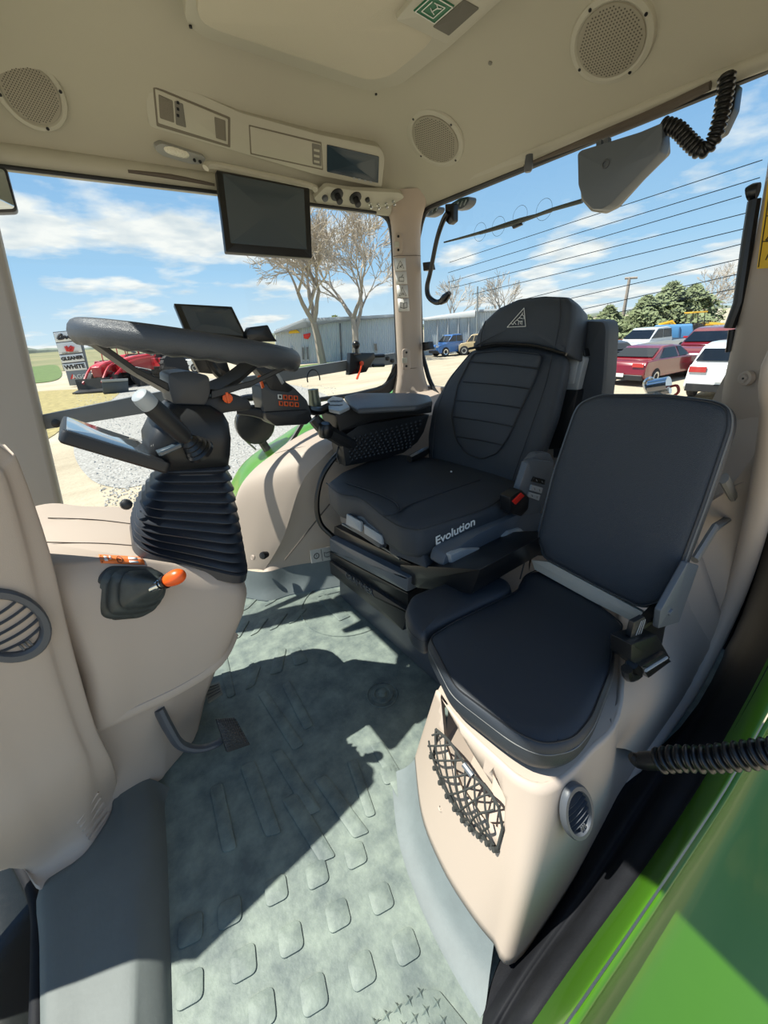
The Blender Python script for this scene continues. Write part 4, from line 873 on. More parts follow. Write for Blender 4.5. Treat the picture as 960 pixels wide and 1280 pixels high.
sy(1.262, [(323,470),(326,469),(331,484),(328,486)], 0.01, ORANGE, 'grip_stripe', JH, r=0.001)
mb = MB(); mb.tube([at_y(340,520,1.30), at_y(318,515,1.32), at_y(296,513,1.34)], [0.014,0.010,0.008], 8, 4, flat=1.6); mb.build('control_arm', BLACK, SEAT)
mb = MB(); mb.lathe([(0.022,0),(0.024,0.03),(0.02,0.06),(0.02,0.085),(0,0.088)], at_y(395,515,1.42), V((0,0,1)), 14); mb.build('socket_body', mat('metal_green_grey',(112,118,104),0.35,0.6), SEAT)
mb = MB(); cc = at_y(392,474,1.42); mb.tube([cc + V((math.cos(t)*0.026,0,math.sin(t)*0.034)) for t in [math.pi*k/14-0.2 for k in range(17)]], 0.0025, 6); mb.build('wire_loop', SATIN, SEAT)
mb = MB(); mb.tube([at_y(385,512,1.34), at_y(398,514,1.36), at_y(412,508,1.36)], 0.016, 8, 4); mb.build('wrist_cable', SATIN, SEAT)
# ================================================================== INSTRUCTOR SEAT
INS = thing('instructor_seat', 'smaller black folding instructor seat with square backrest beside the door opening', 'seat', (0.62, 0.42, 0.375), 'cab seats')
zc = 0.46
mo = [(532,796),(560,778),(645,736),(652,718),(672,709),(720,730),(786,782),(772,800),(768,840),(745,900),(722,928),(682,936),(645,921),(565,861)]
PF = [(0.012,-0.068),(0.003,-0.062),(0.0,-0.05),(0.0,-0.018),(0.004,-0.006),(0.012,0.0)]
mb = MB(); mb.slab(AZ(zc, *mo), 0.06, [0.02,0.02,0.012,0.03,0.03,0.02,0.03,0.02,0.03,0.04,0.05,0.05,0.04,0.03], 0.01, crown=0.006, nrm=V((0,0,1)), step=0.02, prof=PF); IC = mb.build('seat_cushion', LEATHERS, INS, ang=1.4)
sp_ = [(505,760),(514,742),(550,728),(605,715),(634,721),(642,733),(636,742),(600,757),(540,786),(530,796),(512,782)]
mb = MB(); mb.slab(AZ(zc, *sp_), 0.06, 0.02, 0.01, crown=0.008, nrm=V((0,0,1)), step=0.02, prof=PF); SPD = mb.build('side_cushion', LEATHERS, INS, ang=1.4)
def pipeloop(pts, off, n, r, m_, parent, name='seam_piping', rad=0.02, closed=True):
    lp = roundpoly(pts, rad); lp = densify(lp, 0.02); c_ = sum(lp, V())/len(lp)
    if newell(lp).dot(n) < 0: lp = lp[::-1]
    o_ = []
    for i in range(len(lp)):
        tg = (lp[(i+1) % len(lp)]-lp[i-1]).normalized(); o_.append(lp[i] + n.cross(tg)*off[0] + n*off[1])
    mb = MB(); mb.tube(o_+[o_[0]], r, 6); return mb.build(name, m_, parent)
pipeloop(AZ(zc, *mo), (0.0075,-0.0005), V((0,0,1)), 0.0017, PIPE, IC)
pipeloop(AZ(zc, *mo), (0.0005,-0.022), V((0,0,1)), 0.0010, STITCH, IC, 'stitch_line')
pipeloop(AZ(zc, *sp_), (0.0005,-0.022), V((0,0,1)), 0.0014, PIPE, SPD)
mb = MB(); mb.slab([p+V((0,0,-0.07)) for p in AZ(zc, (560,800),(650,745),(760,780),(745,880),(690,915),(590,860))], 0.02, 0.01, 0.002, nrm=V((0,0,1))); mb.build('seat_pan', SATIN, INS)
I0, I1 = V((0.845,0,0.50)), V((0.965,0,0.92)); iu = (I1-I0).normalized(); inn = V((-iu.z,0,iu.x))
def ib(px, py, h=0.0): return on_plane(px, py, I0 + inn*h, inn)
bo = [(669,672),(690,590),(716,514),(724,502),(748,492),(830,492),(893,500),(911,509),(913,532),(880,630),(846,722),(828,754),(800,762),(740,732),(678,698)]
PB = [(0.006,-0.056),(0.0,-0.052),(0.0,-0.034),(-0.001,-0.016),(0.004,-0.006),(0.014,0.0)]
mb = MB(); mb.slab([ib(*p) for p in bo], 0.05, 0.015, 0.01, crown=0.010, nrm=inn, step=0.02, prof=PB); IB = mb.build('backrest', LEATHER, INS, ang=1.4)
pipeloop([ib(*p) for p in bo], (0.004,-0.006), inn, 0.0018, PIPE, IB, rad=0.015)
pipeloop([ib(*p) for p in bo], (-0.0005,-0.014), inn, 0.0010, STITCH, IB, 'stitch_line', rad=0.015)
pipeloop([ib(*p) for p in bo], (-0.0005,-0.021), inn, 0.0010, STITCH, IB, 'stitch_line', rad=0.015)
mb = MB(); mb.slab([ib(*p, -0.057) for p in bo], 0.018, 0.02, 0.004, nrm=inn); mb.build('back_shell', MGREY, IB)
sh_ = [(676,705),(800,772),(803,764),(680,698)]
mb = MB(); mb.slab([ib(*p, -0.012) for p in ((664,700),(685,702),(803,765),(806,776),(796,780),(740,752),(668,712))], 0.015, 0.003, 0.002); mb.build('hinge_bar', mat('bar_beige',(186,176,160),0.5), INS)
yb = 0.20
mb = MB(); mb.slab(AY(yb, (860,703),(874,707),(849,778),(823,786),(826,764)), 0.012, 0.004, 0.002); BR = mb.build('hinge_bracket', MGREY, INS)
mb = MB(); mb.lathe([(0.008,0),(0.007,0.004),(0,0.005)], at_y(837,765,yb), V((0,-1,0)), 12); mb.build('pivot_bolt', MGREY, BR)
mb = MB(); mb.slab(AY(yb+0.02, (829,757),(858,705),(862,712),(848,750),(832,784),(826,815),(805,818),(800,790)), 0.02, 0.003, 0.002); mb.build('hinge_arm', SATIN, INS)
mb = MB(); mb.slab(AY(0.195, (790,806),(822,794),(838,822),(808,842),(789,826)), 0.04, 0.005, 0.003); BU = mb.build('belt_buckle', SATIN, INS)
mb = MB(); mb.slab(AY(0.185, (802,834),(832,816),(839,827),(811,848)), 0.02, 0.003, 0.002); mb.build('buckle_slot', SATIN, BU)
mb = MB(); mb.tube(AY(0.1835, (807,838),(833,822)), 0.0035, 8); mb.build('belt_roller', LGREY, BU)
mb = MB(); mb.tube(AY(0.20, (790,830),(797,842),(786,846),(783,836)), 0.01, 8, 3); mb.build('belt_strap', SATIN, BU)
mb = MB(); mb.slab(AY(0.21, (793,778),(806,771),(808,778),(799,800),(788,797)), 0.01, 0.002, 0.001); tg_ = mb.build('tag_label', BLACK, INS)
for k in range(3): mb = MB(); mb.tube(AY(0.208, (795+3*k,794-1*k),(802+3*k*0.8,776-1*k)), 0.0007, 5); mb.build('tag_print', LGREY, tg_)
mb = MB(); mb.tube(AY(0.22, (795,800),(786,818),(782,836)), 0.004, 6, 4); mb.build('release_cable', STEEL, INS)
mb = MB(); mb.tube([at_y(690,596,0.60), at_y(678,650,0.60), at_y(660,690,0.58), at_y(650,724,0.56)], 0.0022, 6, 5); mb.build('cable', STEEL, INS)
mb = MB(); mb.tube([at_y(668,668,0.60), at_y(656,688,0.60), at_y(662,700,0.59)], 0.0022, 6, 5); mb.build('cable', LGREY, INS)
# rear stay of the folding seat
mb = MB(); mb.tube(AY(0.24, (905,598),(925,638),(893,660),(868,700)), 0.009, 8, flat=1.5); mb.build('rear_stay', mat('stay_grey',(128,126,122),0.45), INS)
# ================================================================== SMALL FITTINGS IN THE CAB
# storage net over the plinth pocket
NET = thing('storage_net', 'dark elastic cord net stretched over the beige pocket opening', 'net', tuple(plinth_pt(590,985)))
nn = newell([plinth_pt(521,948), plinth_pt(600,1100), plinth_pt(600,900)]); nn = nn if nn.dot(EYE-plinth_pt(590,985)) > 0 else -nn
topE = catmull([plinth_pt(*p)+nn*0.014 for p in ((552,912),(568,926),(585,950),(600,970),(616,985),(631,1008))], 4)
botE = catmull([plinth_pt(*p)+nn*0.010 for p in ((546,946),(556,975),(572,1005),(590,1030),(608,1046),(627,1062))], 4)
mb = MB(); mb.tube(topE, 0.0030, 6); mb.tube(botE, 0.0030, 6); mb.tube([topE[0], (topE[0]+botE[0])/2-nn*0.004, botE[0]], 0.003, 6); mb.tube([topE[-1], plinth_pt(634,1035)+nn*0.01, botE[-1]], 0.003, 6)
mb.build('net_border', NETM, NET)
n_ = len(topE); mb = MB()
def npt(u, v): 
    i = min(int(u*(n_-1)), n_-2); f = u*(n_-1)-i
    return (topE[i].lerp(topE[i+1], f)).lerp(botE[i].lerp(botE[i+1], f), v) + nn*0.016*math.sin(math.pi*v)
for s_ in (-1, 1):
    for k in range(-3, 9):
        pl_ = [(k/6.5+s_*v*0.40 + (0.0 if s_ > 0 else 0.40), v) for v in [j/10 for j in range(11)]]
        pl_ = [npt(u, v) for u, v in pl_ if -0.001 <= u <= 1.001]
        if len(pl_) > 1: mb.tube(pl_, 0.0022, 5)
mb.build('net_mesh', NETM, NET)
for u in [k/9 for k in range(10)]: mb = MB(); mb.lathe([(0,0),(0.005,0.0),(0.005,0.012),(0,0.012)], npt(min(u,0.99),1.0)-nn*0.004, nn, 7); mb.build('net_knot', NETM, NET)
mb = MB(); a, b_ = npt(0.45,0.0), npt(0.60,0.0); mb.tube([a+nn*0.003, b_+nn*0.003], 0.006, 8); mb.build('net_clip', MGREY, NET)
# round vents (plinth, kick panel) and the small one in the arch
def vent(name, label, c, n, up, rx, ry, slats=5, grp='air vents', mring=DGREY):
    n = V(n).normalized(); up = V(up); up = (up - n*up.dot(n)).normalized(); s = up.cross(n)
    t = thing(name, label, 'vent', tuple(c), grp)
    E_ = lambda k, h, q=40: [c + s*math.cos(a)*rx*k + up*math.sin(a)*ry*k + n*h for a in [2*math.pi*j/q for j in range(q)]]
    mb = MB(); mb.rings([E_(1.0,-0.004), E_(1.0,0.004), E_(0.95,0.008), E_(0.80,0.008), E_(0.74,0.003), E_(0.72,-0.02)], cap=False); mb.build('vent_ring', mring, t)
    mb = MB(); mb.rings([E_(0.72,-0.02), E_(0.3,-0.022)], cap=True); mb.build('vent_throat', INK, t)
    for k in range(slats):
        v = -0.78 + 1.45*(k+0.5)/slats; hw = math.sqrt(max(0.02, 1-v*v))*0.74
        vv = v*0.74; mb = MB(); P_ = lambda u, dv, h: c + s*u*rx*hw + up*(vv*ry+dv) + n*h
        sag = -0.16*ry/slats
        mb.rings([[P_(u, sag*(1-u*u)*2+a, h) for a, h in ((0.002,0.004),(0.004,-0.014),(0.002,-0.014),(0.0,0.003))] for u in [-1+0.2*j for j in range(11)]])
        mb.build('slat', mring, t)
    mb = MB()
    for q in (-0.12, 0.0, 0.12): mb.box(c + s*rx*q + up*(-0.60*ry) + n*0.004, (rx*0.06, ry*0.16, 0.004), Matrix((s, up, n)).transposed())
    mb.build('vent_tab', mring, t)
vn = V((-0.45,-0.86,0.30))
vent('air_vent', 'oval grey air vent low on the beige plinth under the folding seat', PH_(707,1003,0.020), (PH_(707,1003,0,True)[1]*0.8+(EYE-PH_(707,1003)).normalized()*0.2), V((-0.1,0.25,0.95)), 0.036, 0.056)
vent('air_vent', 'round grey air vent in the beige kick panel at the left edge', KH(8,782,0.003), KH(8,782,0,True)[1], V((-0.2,0,1)), 0.052, 0.080)
an = (outer[3]-outer[2]).cross(inner[3]-outer[3]).normalized(); an = an if an.z > 0 else -an
vent('air_vent', 'small oval air vent in the right wheel arch cover', at_y(336,596,1.66), V((-0.75,-0.25,0.62)), V((0.55,0.0,0.75)), 0.026, 0.052, 5, mring=DARKB)
K_ = thing('arch_knob', 'black round turn knob at the foot of the right wheel arch', 'knob', tuple(at_y(330,694,1.56))); mb = MB(); mb.lathe([(0.013,-0.02),(0.018,0.006),(0.015,0.014),(0,0.015)], at_y(330,694,1.555), V((-0.8,-0.5,0.3)), 10); mb.build('knob_body', BLACK, K_)
def screwcap(px, py, y, n, lab, r_=0.012, x=None):
    p = at_y(px, py, y) if x is None else at_x(px, py, x)
    t = thing('screw_cap', lab, 'screw cap', tuple(p)); mb = MB(); mb.lathe([(r_,-0.003),(r_,0.002),(r_*0.75,0.004),(r_*0.55,0.002),(r_*0.5,0.0045),(0,0.0045)], p, V(n), 18); mb.build('cap_ring', BEIGE, t)
    mb = MB(); mb.lathe([(r_*0.14,0.004),(r_*0.14,0.0055),(0,0.0055)], p, V(n), 8); mb.build('cap_hole', INK, t)
screwcap(316,697,1.585,(-0.8,-0.4,0.4),'beige screw cap beside the black knob on the arch')
p = plinth_pt(553,1008); t = thing('screw_cap', 'beige screw cap left of the storage net on the plinth', 'screw cap', tuple(p)); mb = MB(); mb.lathe([(0.011,0.0),(0.011,0.004),(0.0085,0.006),(0.006,0.004),(0.0055,0.006),(0,0.006)], p, nn, 18); mb.build('cap_ring', BEIGE, t); mb = MB(); mb.lathe([(0.0015,0.006),(0.0015,0.0068),(0,0.0068)], p, nn, 8); mb.build('cap_hole', INK, t)
pn = V((0.06,0.12,0)).cross(V((0,0,1))).normalized(); pn = pn if pn.dot(EYE-V((1.36,0.3,0.9))) > 0 else -pn
pp0 = V((1.355,0.29,1.0)) + pn*0.012
def plr(px, py, h=0.0): return on_plane(px, py, pp0 + pn*h, pn)
p = plr(931,473); t = thing('screw_cap', 'beige screw cap on the left rear pillar', 'screw cap', tuple(p)); mb = MB(); mb.lathe([(0.018,-0.01),(0.018,0.002),(0.013,0.004),(0.009,0.002),(0.008,0.005),(0,0.005)], p, pn, 18); mb.build('cap_ring', BEIGE, t); mb = MB(); mb.lathe([(0.0025,0.004),(0.0025,0.0062),(0,0.0062)], p, pn, 8); mb.build('cap_hole', INK, t)
ys = [plr(*q, 0.004) for q in ((962,205),(946,336),(985,334),(1000,205))]
YS = thing('warning_sticker', 'yellow warning sticker on the left rear pillar', 'sticker', tuple(ys[1])); mb = MB(); mb.slab(ys, 0.002, 0, 0.0); mb.build('sticker_sheet', YEL, YS)
for a, b_ in (((953,302),(985,300)),((958,270),(985,268)),((948,334),(962,239)),((957,300),(964,292)),((957,300),(970,300)),((957,325),(962,314)),((962,314),(970,325))):
    mb = MB(); mb.tube([plr(*a, 0.0048), plr(*b_, 0.0048)], 0.0010, 5); mb.build('sticker_print', INK, YS)
# pillar stickers and caps (right rear pillar)
pr_n = (V((1.39,1.675,0))-V((1.335,1.695,0))).cross(V((0,0,1))).normalized(); pr_n = pr_n if pr_n.dot(EYE-V((1.36,1.68,1))) > 0 else -pr_n
def prr(px, py, h=0.0): return on_plane(px, py, V((1.362,1.685,1.1)) + pr_n*(0.004+h), pr_n)
PS = thing('pillar_stickers', 'strip of four grey-white pictogram stickers on the pillar', 'sticker', tuple(PRH(502,355)))
for k in range(4):
    y0 = 323+16.8*k; x0 = 493+1.4*k; q = [(x0,y0),(x0+13.5,y0-0.3),(x0+14.6,y0+15.5),(x0+1.1,y0+15.8)]
    s_ = decal(q, PRH, 0.0018, DECAL, 'sticker_square', PS, 3, 2); f_ = lambda u, v: PRH(*[(q[0][i]*(1-u)+q[1][i]*u)*(1-v) + (q[3][i]*(1-u)+q[2][i]*u)*v for i in (0, 1)], 0.0026)
    figs = {0:[((0.2,0.8),(0.5,0.2),(0.8,0.8),(0.2,0.8)),((0.4,0.75),(0.7,0.5)),((0.45,0.6),(0.6,0.75))],1:[((0.25,0.75),(0.3,0.45),(0.7,0.45),(0.7,0.75),(0.25,0.75)),((0.5,0.4),(0.65,0.25))],
            2:[((0.2,0.85),(0.5,0.15),(0.8,0.85),(0.2,0.85)),((0.4,0.8),(0.45,0.6)),((0.6,0.8),(0.55,0.6))],3:[((0.2,0.3),(0.5,0.38),(0.8,0.3),(0.8,0.7),(0.5,0.78),(0.2,0.7),(0.2,0.3)),((0.5,0.38),(0.5,0.78))]}[k]
    mb = MB()
    for L_ in figs: mb.tube([f_(*p) for p in L_], 0.0013, 5)
    mb.build('pictogram', INK, s_)
for cx_, cy_, lab in ((498,304,'upper oval anchor cap on the pillar over the stickers'),(508,449,'lower oval anchor cap on the pillar under the stickers')):
    c_, pr_n = PRH(cx_, cy_, 0.0, True); t = thing('anchor_cap', lab, 'cap', tuple(c_)); fl = lambda a, b_, h=0.0: on_plane(a, b_, c_+pr_n*(0.005+h), pr_n)
    mb = MB(); mb.slab([fl(cx_-5,cy_-13), fl(cx_+5,cy_-13), fl(cx_+6,cy_+13), fl(cx_-4,cy_+13)], 0.008, 0.016, 0.002); mb.build('cap_plate', BEIGE, t)
    for dy in (-8.5, 8.5): mb = MB(); mb.lathe([(0.0055,0.0),(0.0055,0.003),(0,0.003)], fl(cx_, cy_+dy, 0.0), pr_n, 10); mb.build('anchor_bolt', INK, t)
    mb = MB(); mb.slab([fl(cx_-5,cy_-2,0.004), fl(cx_+1,cy_-2,0.004), fl(cx_+1,cy_+5,0.004), fl(cx_-5,cy_+5,0.004)], 0.004, 0.002, 0.001); mb.build('cap_tab', LINERP, t)
sq = [at_y(*p, 1.44) for p in ((385,686),(411,681),(414,697),(387,702))]; pz = newell(sq); pz = pz if pz.dot(EYE-sq[0]) > 0 else -pz
t = thing('hazard_label', 'two white pictogram labels low on the arch side beside the seat base', 'sticker', tuple(sq[0])); mb = MB(); mb.slab([p+V((0,-0.02,0)) for p in sq], 0.002, 0, 0.0); mb.build('label_sheet', DECAL, t)
f_ = quad_uv([p+V((0,-0.0208,0)) for p in sq]); mb = MB(); cc = f_(0.26,0.5)
mb.tube([cc + V((math.cos(a)*0.012,0,math.sin(a)*0.013)) for a in [2*math.pi*k/16 for k in range(17)]], 0.0018, 5); mb.tube([cc+V((0,0,0.006)), cc+V((0,0,-0.005))], 0.0012, 5)
for L_ in (((0.62,0.35),(0.75,0.42),(0.9,0.35),(0.9,0.68),(0.75,0.72),(0.62,0.68),(0.62,0.35)),((0.5,0.05),(0.5,0.95))): mb.tube([f_(*p) for p in L_], 0.0012, 5)
mb.build('label_print', INK, t)
# black hose beside the driver seat
H1 = thing('coolant_hose', 'black hose looping down beside the right armrest', 'hose', tuple(at_y(400,620,1.38))); mb = MB(); mb.tube([at_y(430,560,1.36), at_y(414,577,1.37), at_y(401,600,1.38), at_y(396,630,1.38), at_y(401,655,1.37), at_y(418,672,1.33)], 0.011, 10, 6); mb.build('hose_tube', SATIN, H1)
mb = MB(); mb.tube([at_y(424,556,1.34), at_y(421,570,1.33), at_y(425,580,1.32)], 0.003, 6, 4); mb.build('thin_cable', SATIN, H1)
# mounting rail across the side window with ball clamp
RL = thing('mounting_rail', 'grey flat steel rail across the right side window', 'rail', tuple(at_y(300,478,1.70)))
mb = MB(); mb.slab(AY(1.70, (48,520),(180,493),(307,471),(436,450),(494,441),(496,455),(436,463),(300,487),(186,516),(50,538)), 0.02, 0, 0.002); mb.build('rail_bar', mat('rail_grey',(118,122,124),0.45), RL)
for q in ((484,448),(490,451)): mb = MB(); mb.lathe([(0.010,0),(0.010,0.008),(0,0.010)], at_y(*q,1.70), V((0,-1,0)), 10); mb.build('rail_bolt', SATIN, RL)
mb = MB(); mb.lathe([(0.012,0),(0.012,0.02),(0,0.022)], at_y(70,529,1.70), V((0,-1,0)), 12); mb.build('rail_bolt', SATIN, RL)
BM = thing('ball_mount', 'black ball mount clamp with orange lever on the rail', 'clamp', tuple(at_y(448,455,1.66)))
mb = MB(); mb.slab(AY(1.66, (438,441),(468,441),(469,447),(458,465),(436,469)), 0.03, 0.003, 0.002); mb.build('clamp_plate', SATIN, BM)
mb = MB(); c_ = at_y(445,431,1.66); mb.lathe([(0.0,-0.019)]+[(0.018*math.sin(a), -0.018*math.cos(a)) for a in [0.3+0.28*k for k in range(10)]]+[(0,0.018)], c_, V((0,0,1)), 16); mb.lathe([(0.007,-0.04),(0.007,-0.015)], c_, V((0,0,1)), 10); mb.lathe([(0.02,-0.042),(0.02,-0.036)], c_, V((0,0,1)), 10); mb.build('ball', SATIN, BM)
mb = MB(); mb.tube(AY(1.645, (452,454),(450,463),(446,474)), [0.009,0.006,0.007], 8, 3, flat=0.6); mb.lathe([(0.010,0),(0.010,0.008),(0,0.009)], at_y(451.5,454,1.65), V((0,-1,0)), 12); mb.build('clamp_lever', mat('lever_orange_red',(226,74,34),0.4), BM)
for y0 in (445, 457): mb = MB(); mb.tube(AY(1.67, (466,y0),(480,y0-0.5)), 0.008, 8); mb.build('clamp_rod', SATIN, BM)
# terminal tablet and phone holder behind the wheel
TB = thing('terminal_tablet', 'dark tablet terminal standing behind the steering wheel', 'screen', tuple(at_y(262,400,1.45)))
tq = [at_y(217,379,1.50), at_y(290,383,1.50), at_y(310,424,1.42), at_y(232,415,1.42)]
mb = MB(); mb.slab(tq, 0.014, 0.003, 0.002); tb_ = mb.build('tablet_case', SATIN, TB); f_ = quad_uv(tq); tn = newell(tq); tn = tn if tn.dot(EYE-tq[0]) > 0 else -tn
mb = MB(); mb.slab([f_(a, b_)+tn*0.0006 for a, b_ in ((0.10,0.08),(0.95,0.08),(0.95,0.92),(0.10,0.92))], 0.001, 0.002, 0.0003); mb.build('tablet_screen', SCREEN, TB)
mb = MB(); mb.tube([at_y(262,420,1.44), at_y(262,450,1.44), at_y(276,470,1.46), at_y(300,480,1.6), at_y(300,480,1.70)], 0.014, 8, 4); mb.slab(AY(1.44, (236,440),(280,440),(290,470),(250,466)), 0.03, 0.004, 0.003); mb.build('tablet_stand', SATIN, TB)
PH = thing('phone_cradle', 'small black box cradle clipped beside the tablet', 'cradle', tuple(at_y(326,418,1.40)))
mb = MB(); mb.slab(AY(1.40, (312,409),(335,406),(342,420),(347,427),(313,427),(308,418)), 0.04, 0.004, 0.003); mb.build('cradle_body', SATIN, PH)
mb = MB(); mb.tube([at_y(322,425,1.41), at_y(334,450,1.38), at_y(345,470,1.34)], 0.010, 8, 4); mb.build('cradle_stem', SATIN, PH)
# ================================================================== REAR WINDOW FITTINGS
HN = thing('grab_handle', 'black curved grab handle hanging at the rear window corner', 'handle', tuple(at_x(545,320,1.44)))
mb = MB(); mb.tube(AX(1.44, (560,266),(554,276),(546,300),(538,340),(534,358),(536,371),(546,378),(556,374)), [0.012,0.011,0.010,0.010,0.011,0.012,0.012,0.013], 10, 5); mb.build('handle_bar', SATIN, HN)
mb = MB(); mb.tube(AX(1.44, (550,378),(556,373),(562,366)), [0.012,0.020,0.010], 10, 4); mb.build('handle_knob', SATIN, HN)
mb = MB(); mb.slab(AX(1.45, (556,255),(567,254),(567,276),(561,281),(556,276)), 0.03, 0.005, 0.004); mb.build('handle_base', SATIN, HN)
for q in ((533,333),(532,433)):
    t = thing('catch_block', 'black window catch on the rear window seal, %s' % ('beside the curved handle' if q[1] < 400 else 'near the sill'), 'catch', tuple(at_x(*q,1.46))); mb = MB(); mb.slab(AX(1.46, (q[0]-5,q[1]-5),(q[0]+4,q[1]-6),(q[0]+6,q[1]+4),(q[0]-4,q[1]+6)), 0.03, 0.004, 0.003); mb.build('catch_body', SATIN, t)
WH = thing('wiper_motor', 'grey shield-shaped wiper motor housing under the headliner edge', 'wiper motor', tuple(at_x(770,210,1.42)))
wq = [(721,192),(726,187),(800,164),(828,152),(828,176),(824,192),(795,222),(762,256),(752,262),(740,262),(728,250),(722,232)]
mb = MB(); mb.slab(AX(1.38, *wq), 0.05, 0.006, 0.006); WHB = mb.build('motor_housing', MGREY, WH)
mb = MB(); mb.slab([p+V((0,0,0)) for p in AX(1.425, (722,194),(830,155),(832,190),(800,222),(768,258),(752,266),(738,264),(726,250))], 0.035, 0.006, 0.004); mb.build('motor_back', mat('warm_grey',(150,146,138),0.5), WH)
c_ = at_x(757,205,1.379); mb = MB(); disc_ring(mb, c_, V((-1,0,0)), 0.007, 0.011, 0, 0.003, 20); mb.build('round_boss', DGREY, WHB)
for q in ((745,177),(754,174)): mb = MB(); mb.slab(AX(1.40, (q[0],q[1]),(q[0]+6,q[1]-3),(q[0]+6,q[1]+6),(q[0],q[1]+9)), 0.02, 0.001, 0.001); mb.build('mount_tab', MGREY, WH)
mb = MB(); mb.tube(AX(1.47, (728,251),(690,262),(645,279),(600,292)), [0.007,0.006,0.006,0.004], 8); mb.build('wiper_arm', mat('wiper_grey',(72,78,74),0.4), WH)
mb = MB(); mb.tube(AX(1.48, (555,303),(600,291),(650,275),(690,264)), [0.003,0.006,0.007,0.003], 6, 4); mb.build('wiper_blade', mat('wiper_grey',(72,78,74),0.4), WH)
mb = MB(); mb.slab(AX(1.47, (638,280),(650,276),(652,281),(641,286)), 0.01, 0.001, 0.001); mb.build('blade_clip', SATIN, WH)
def hose(pts, r, pitch, name, label, m_, grp=None, parent=None):
    cps = catmull(pts, 24); L = [0]
    for i in range(1, len(cps)): L.append(L[-1]+(cps[i]-cps[i-1]).length)
    n = int(L[-1]/pitch)*6; q = []; rr_ = []; j = 0
    for k in range(n+1):
        s = L[-1]*k/n
        while j < len(L)-2 and L[j+1] < s: j += 1
        f = (s-L[j])/max(1e-9, L[j+1]-L[j]); q.append(cps[j].lerp(cps[j+1], min(1, f))); rr_.append(r*(1.0 if k % 6 in (2,3) else 0.93 if k % 6 in (1,4) else 0.72))
    t = thing(name, label, 'hose', tuple(pts[0])) if parent is None else parent
    mb = MB(); mb.tube(q, rr_, 14); mb.build('corrugated_tube', m_, t, ang=0.5); return t
hose(AX(1.40, (828,156),(846,161),(862,177),(877,188),(891,176),(900,150),(906,120),(909,92)), 0.018, 0.011, 'wiper_hose', 'black corrugated hose from the wiper motor up to the headliner', SATIN)
mb = MB(); mb.slab(AX(1.46, (893,125),(912,104),(922,104),(918,135),(904,165),(893,172)), 0.04, 0.004, 0.004); tag(mb.build('cable_cover', SATIN), 'black wedge cover behind the corrugated hose at the window top', 'cover')
mb = MB(); c_ = at_x(661,203,1.44); mb.lathe([(0.012,-0.02),(0.014,0.0),(0.014,0.02),(0.010,0.026),(0,0.026)], c_, V((0,0,-1)), 14); tag(mb.build('coat_knob', DGREY, loc=c_), 'small dark knob on the rear headliner edge', 'knob')
GS = thing('gas_strut', 'black gas strut along the left edge of the rear window', 'strut', tuple(at_x(925,330,1.44)))
mb = MB(); mb.tube(AX(1.43, (943,250),(935,300),(924,378),(912,410)), 0.013, 10); mb.build('strut_tube', SATIN, GS)
mb = MB(); mb.tube(AX(1.43, (948,238),(940,240),(934,243)), [0.016,0.018,0.016], 12, 3); mb.build('strut_ball', SATIN, GS)
mb = MB(); mb.tube(AX(1.45, (915,412),(911,440)), 0.008, 8); mb.build('strut_end', SATIN, GS)
# bellows of the door wiring, crossing the green sill at the right
dh = hose([at_x(822,951,0.70), at_x(850,948,0.71), at_x(880,949,0.72), at_x(915,946,0.73), at_x(950,942,0.74), at_x(1000,936,0.75), at_x(1080,915,0.77)], 0.024, 0.0135, 'door_hose', 'thick black corrugated hose leaving the door sill at the right edge', SATIN)
mb = MB(); mb.tube([at_x(788,944,0.685), at_x(797,950,0.69), at_x(812,951,0.695), at_x(828,950,0.70)], [0.007,0.0155,0.0175,0.017], 14, 4); mb.build('hose_cuff', SATIN, dh)
# ================================================================== OUTSIDE: YARD, GRAVEL, FIELDS
def ground_mat():
    m = bpy.data.materials.new('yard_ground'); m.use_nodes = True; nt = m.node_tree; b = nt.nodes['Principled BSDF']; N = nt.nodes.new; L = nt.links.new
    tc = N('ShaderNodeTexCoord'); b.inputs['Roughness'].default_value = 0.9
    n1 = N('ShaderNodeTexNoise'); n1.inputs['Scale'].default_value = 0.25; n1.inputs['Detail'].default_value = 8; n1.inputs['Roughness'].default_value = 0.7
    mp = N('ShaderNodeMapping'); mp.inputs['Scale'].default_value = (0.5, 1.6, 1); mp.inputs['Rotation'].default_value = (0,0,0.7)
    L(tc.outputs['Object'], mp.inputs[0]); L(mp.outputs[0], n1.inputs['Vector'])
    r = N('ShaderNodeValToRGB'); L(n1.outputs['Fac'], r.inputs[0])
    r.color_ramp.elements[0].position = 0.3; r.color_ramp.elements[0].color = (*lin((148,136,114)),1)
    r.color_ramp.elements[1].position = 0.7; r.color_ramp.elements[1].color = (*lin((184,173,150)),1)
    L(r.outputs[0], b.inputs['Base Color'])
    n2 = N('ShaderNodeTexNoise'); n2.inputs['Scale'].default_value = 9; n2.inputs['Detail'].default_value = 6; L(tc.outputs['Object'], n2.inputs['Vector'])
    bp = N('ShaderNodeBump'); bp.inputs['Strength'].default_value = 0.6; bp.inputs['Distance'].default_value = 0.05; L(n2.outputs['Fac'], bp.inputs['Height']); L(bp.outputs[0], b.inputs['Normal'])
    return m
GZ = -1.7
mb = MB(); mb.grid([[V((x, y, GZ)) for y in (-900,-40,0,20,60,900)] for x in (-900,-60,-5,20,80,900)]); GR = tag(mb.build('ground', ground_mat(), smooth=False), kind='structure')
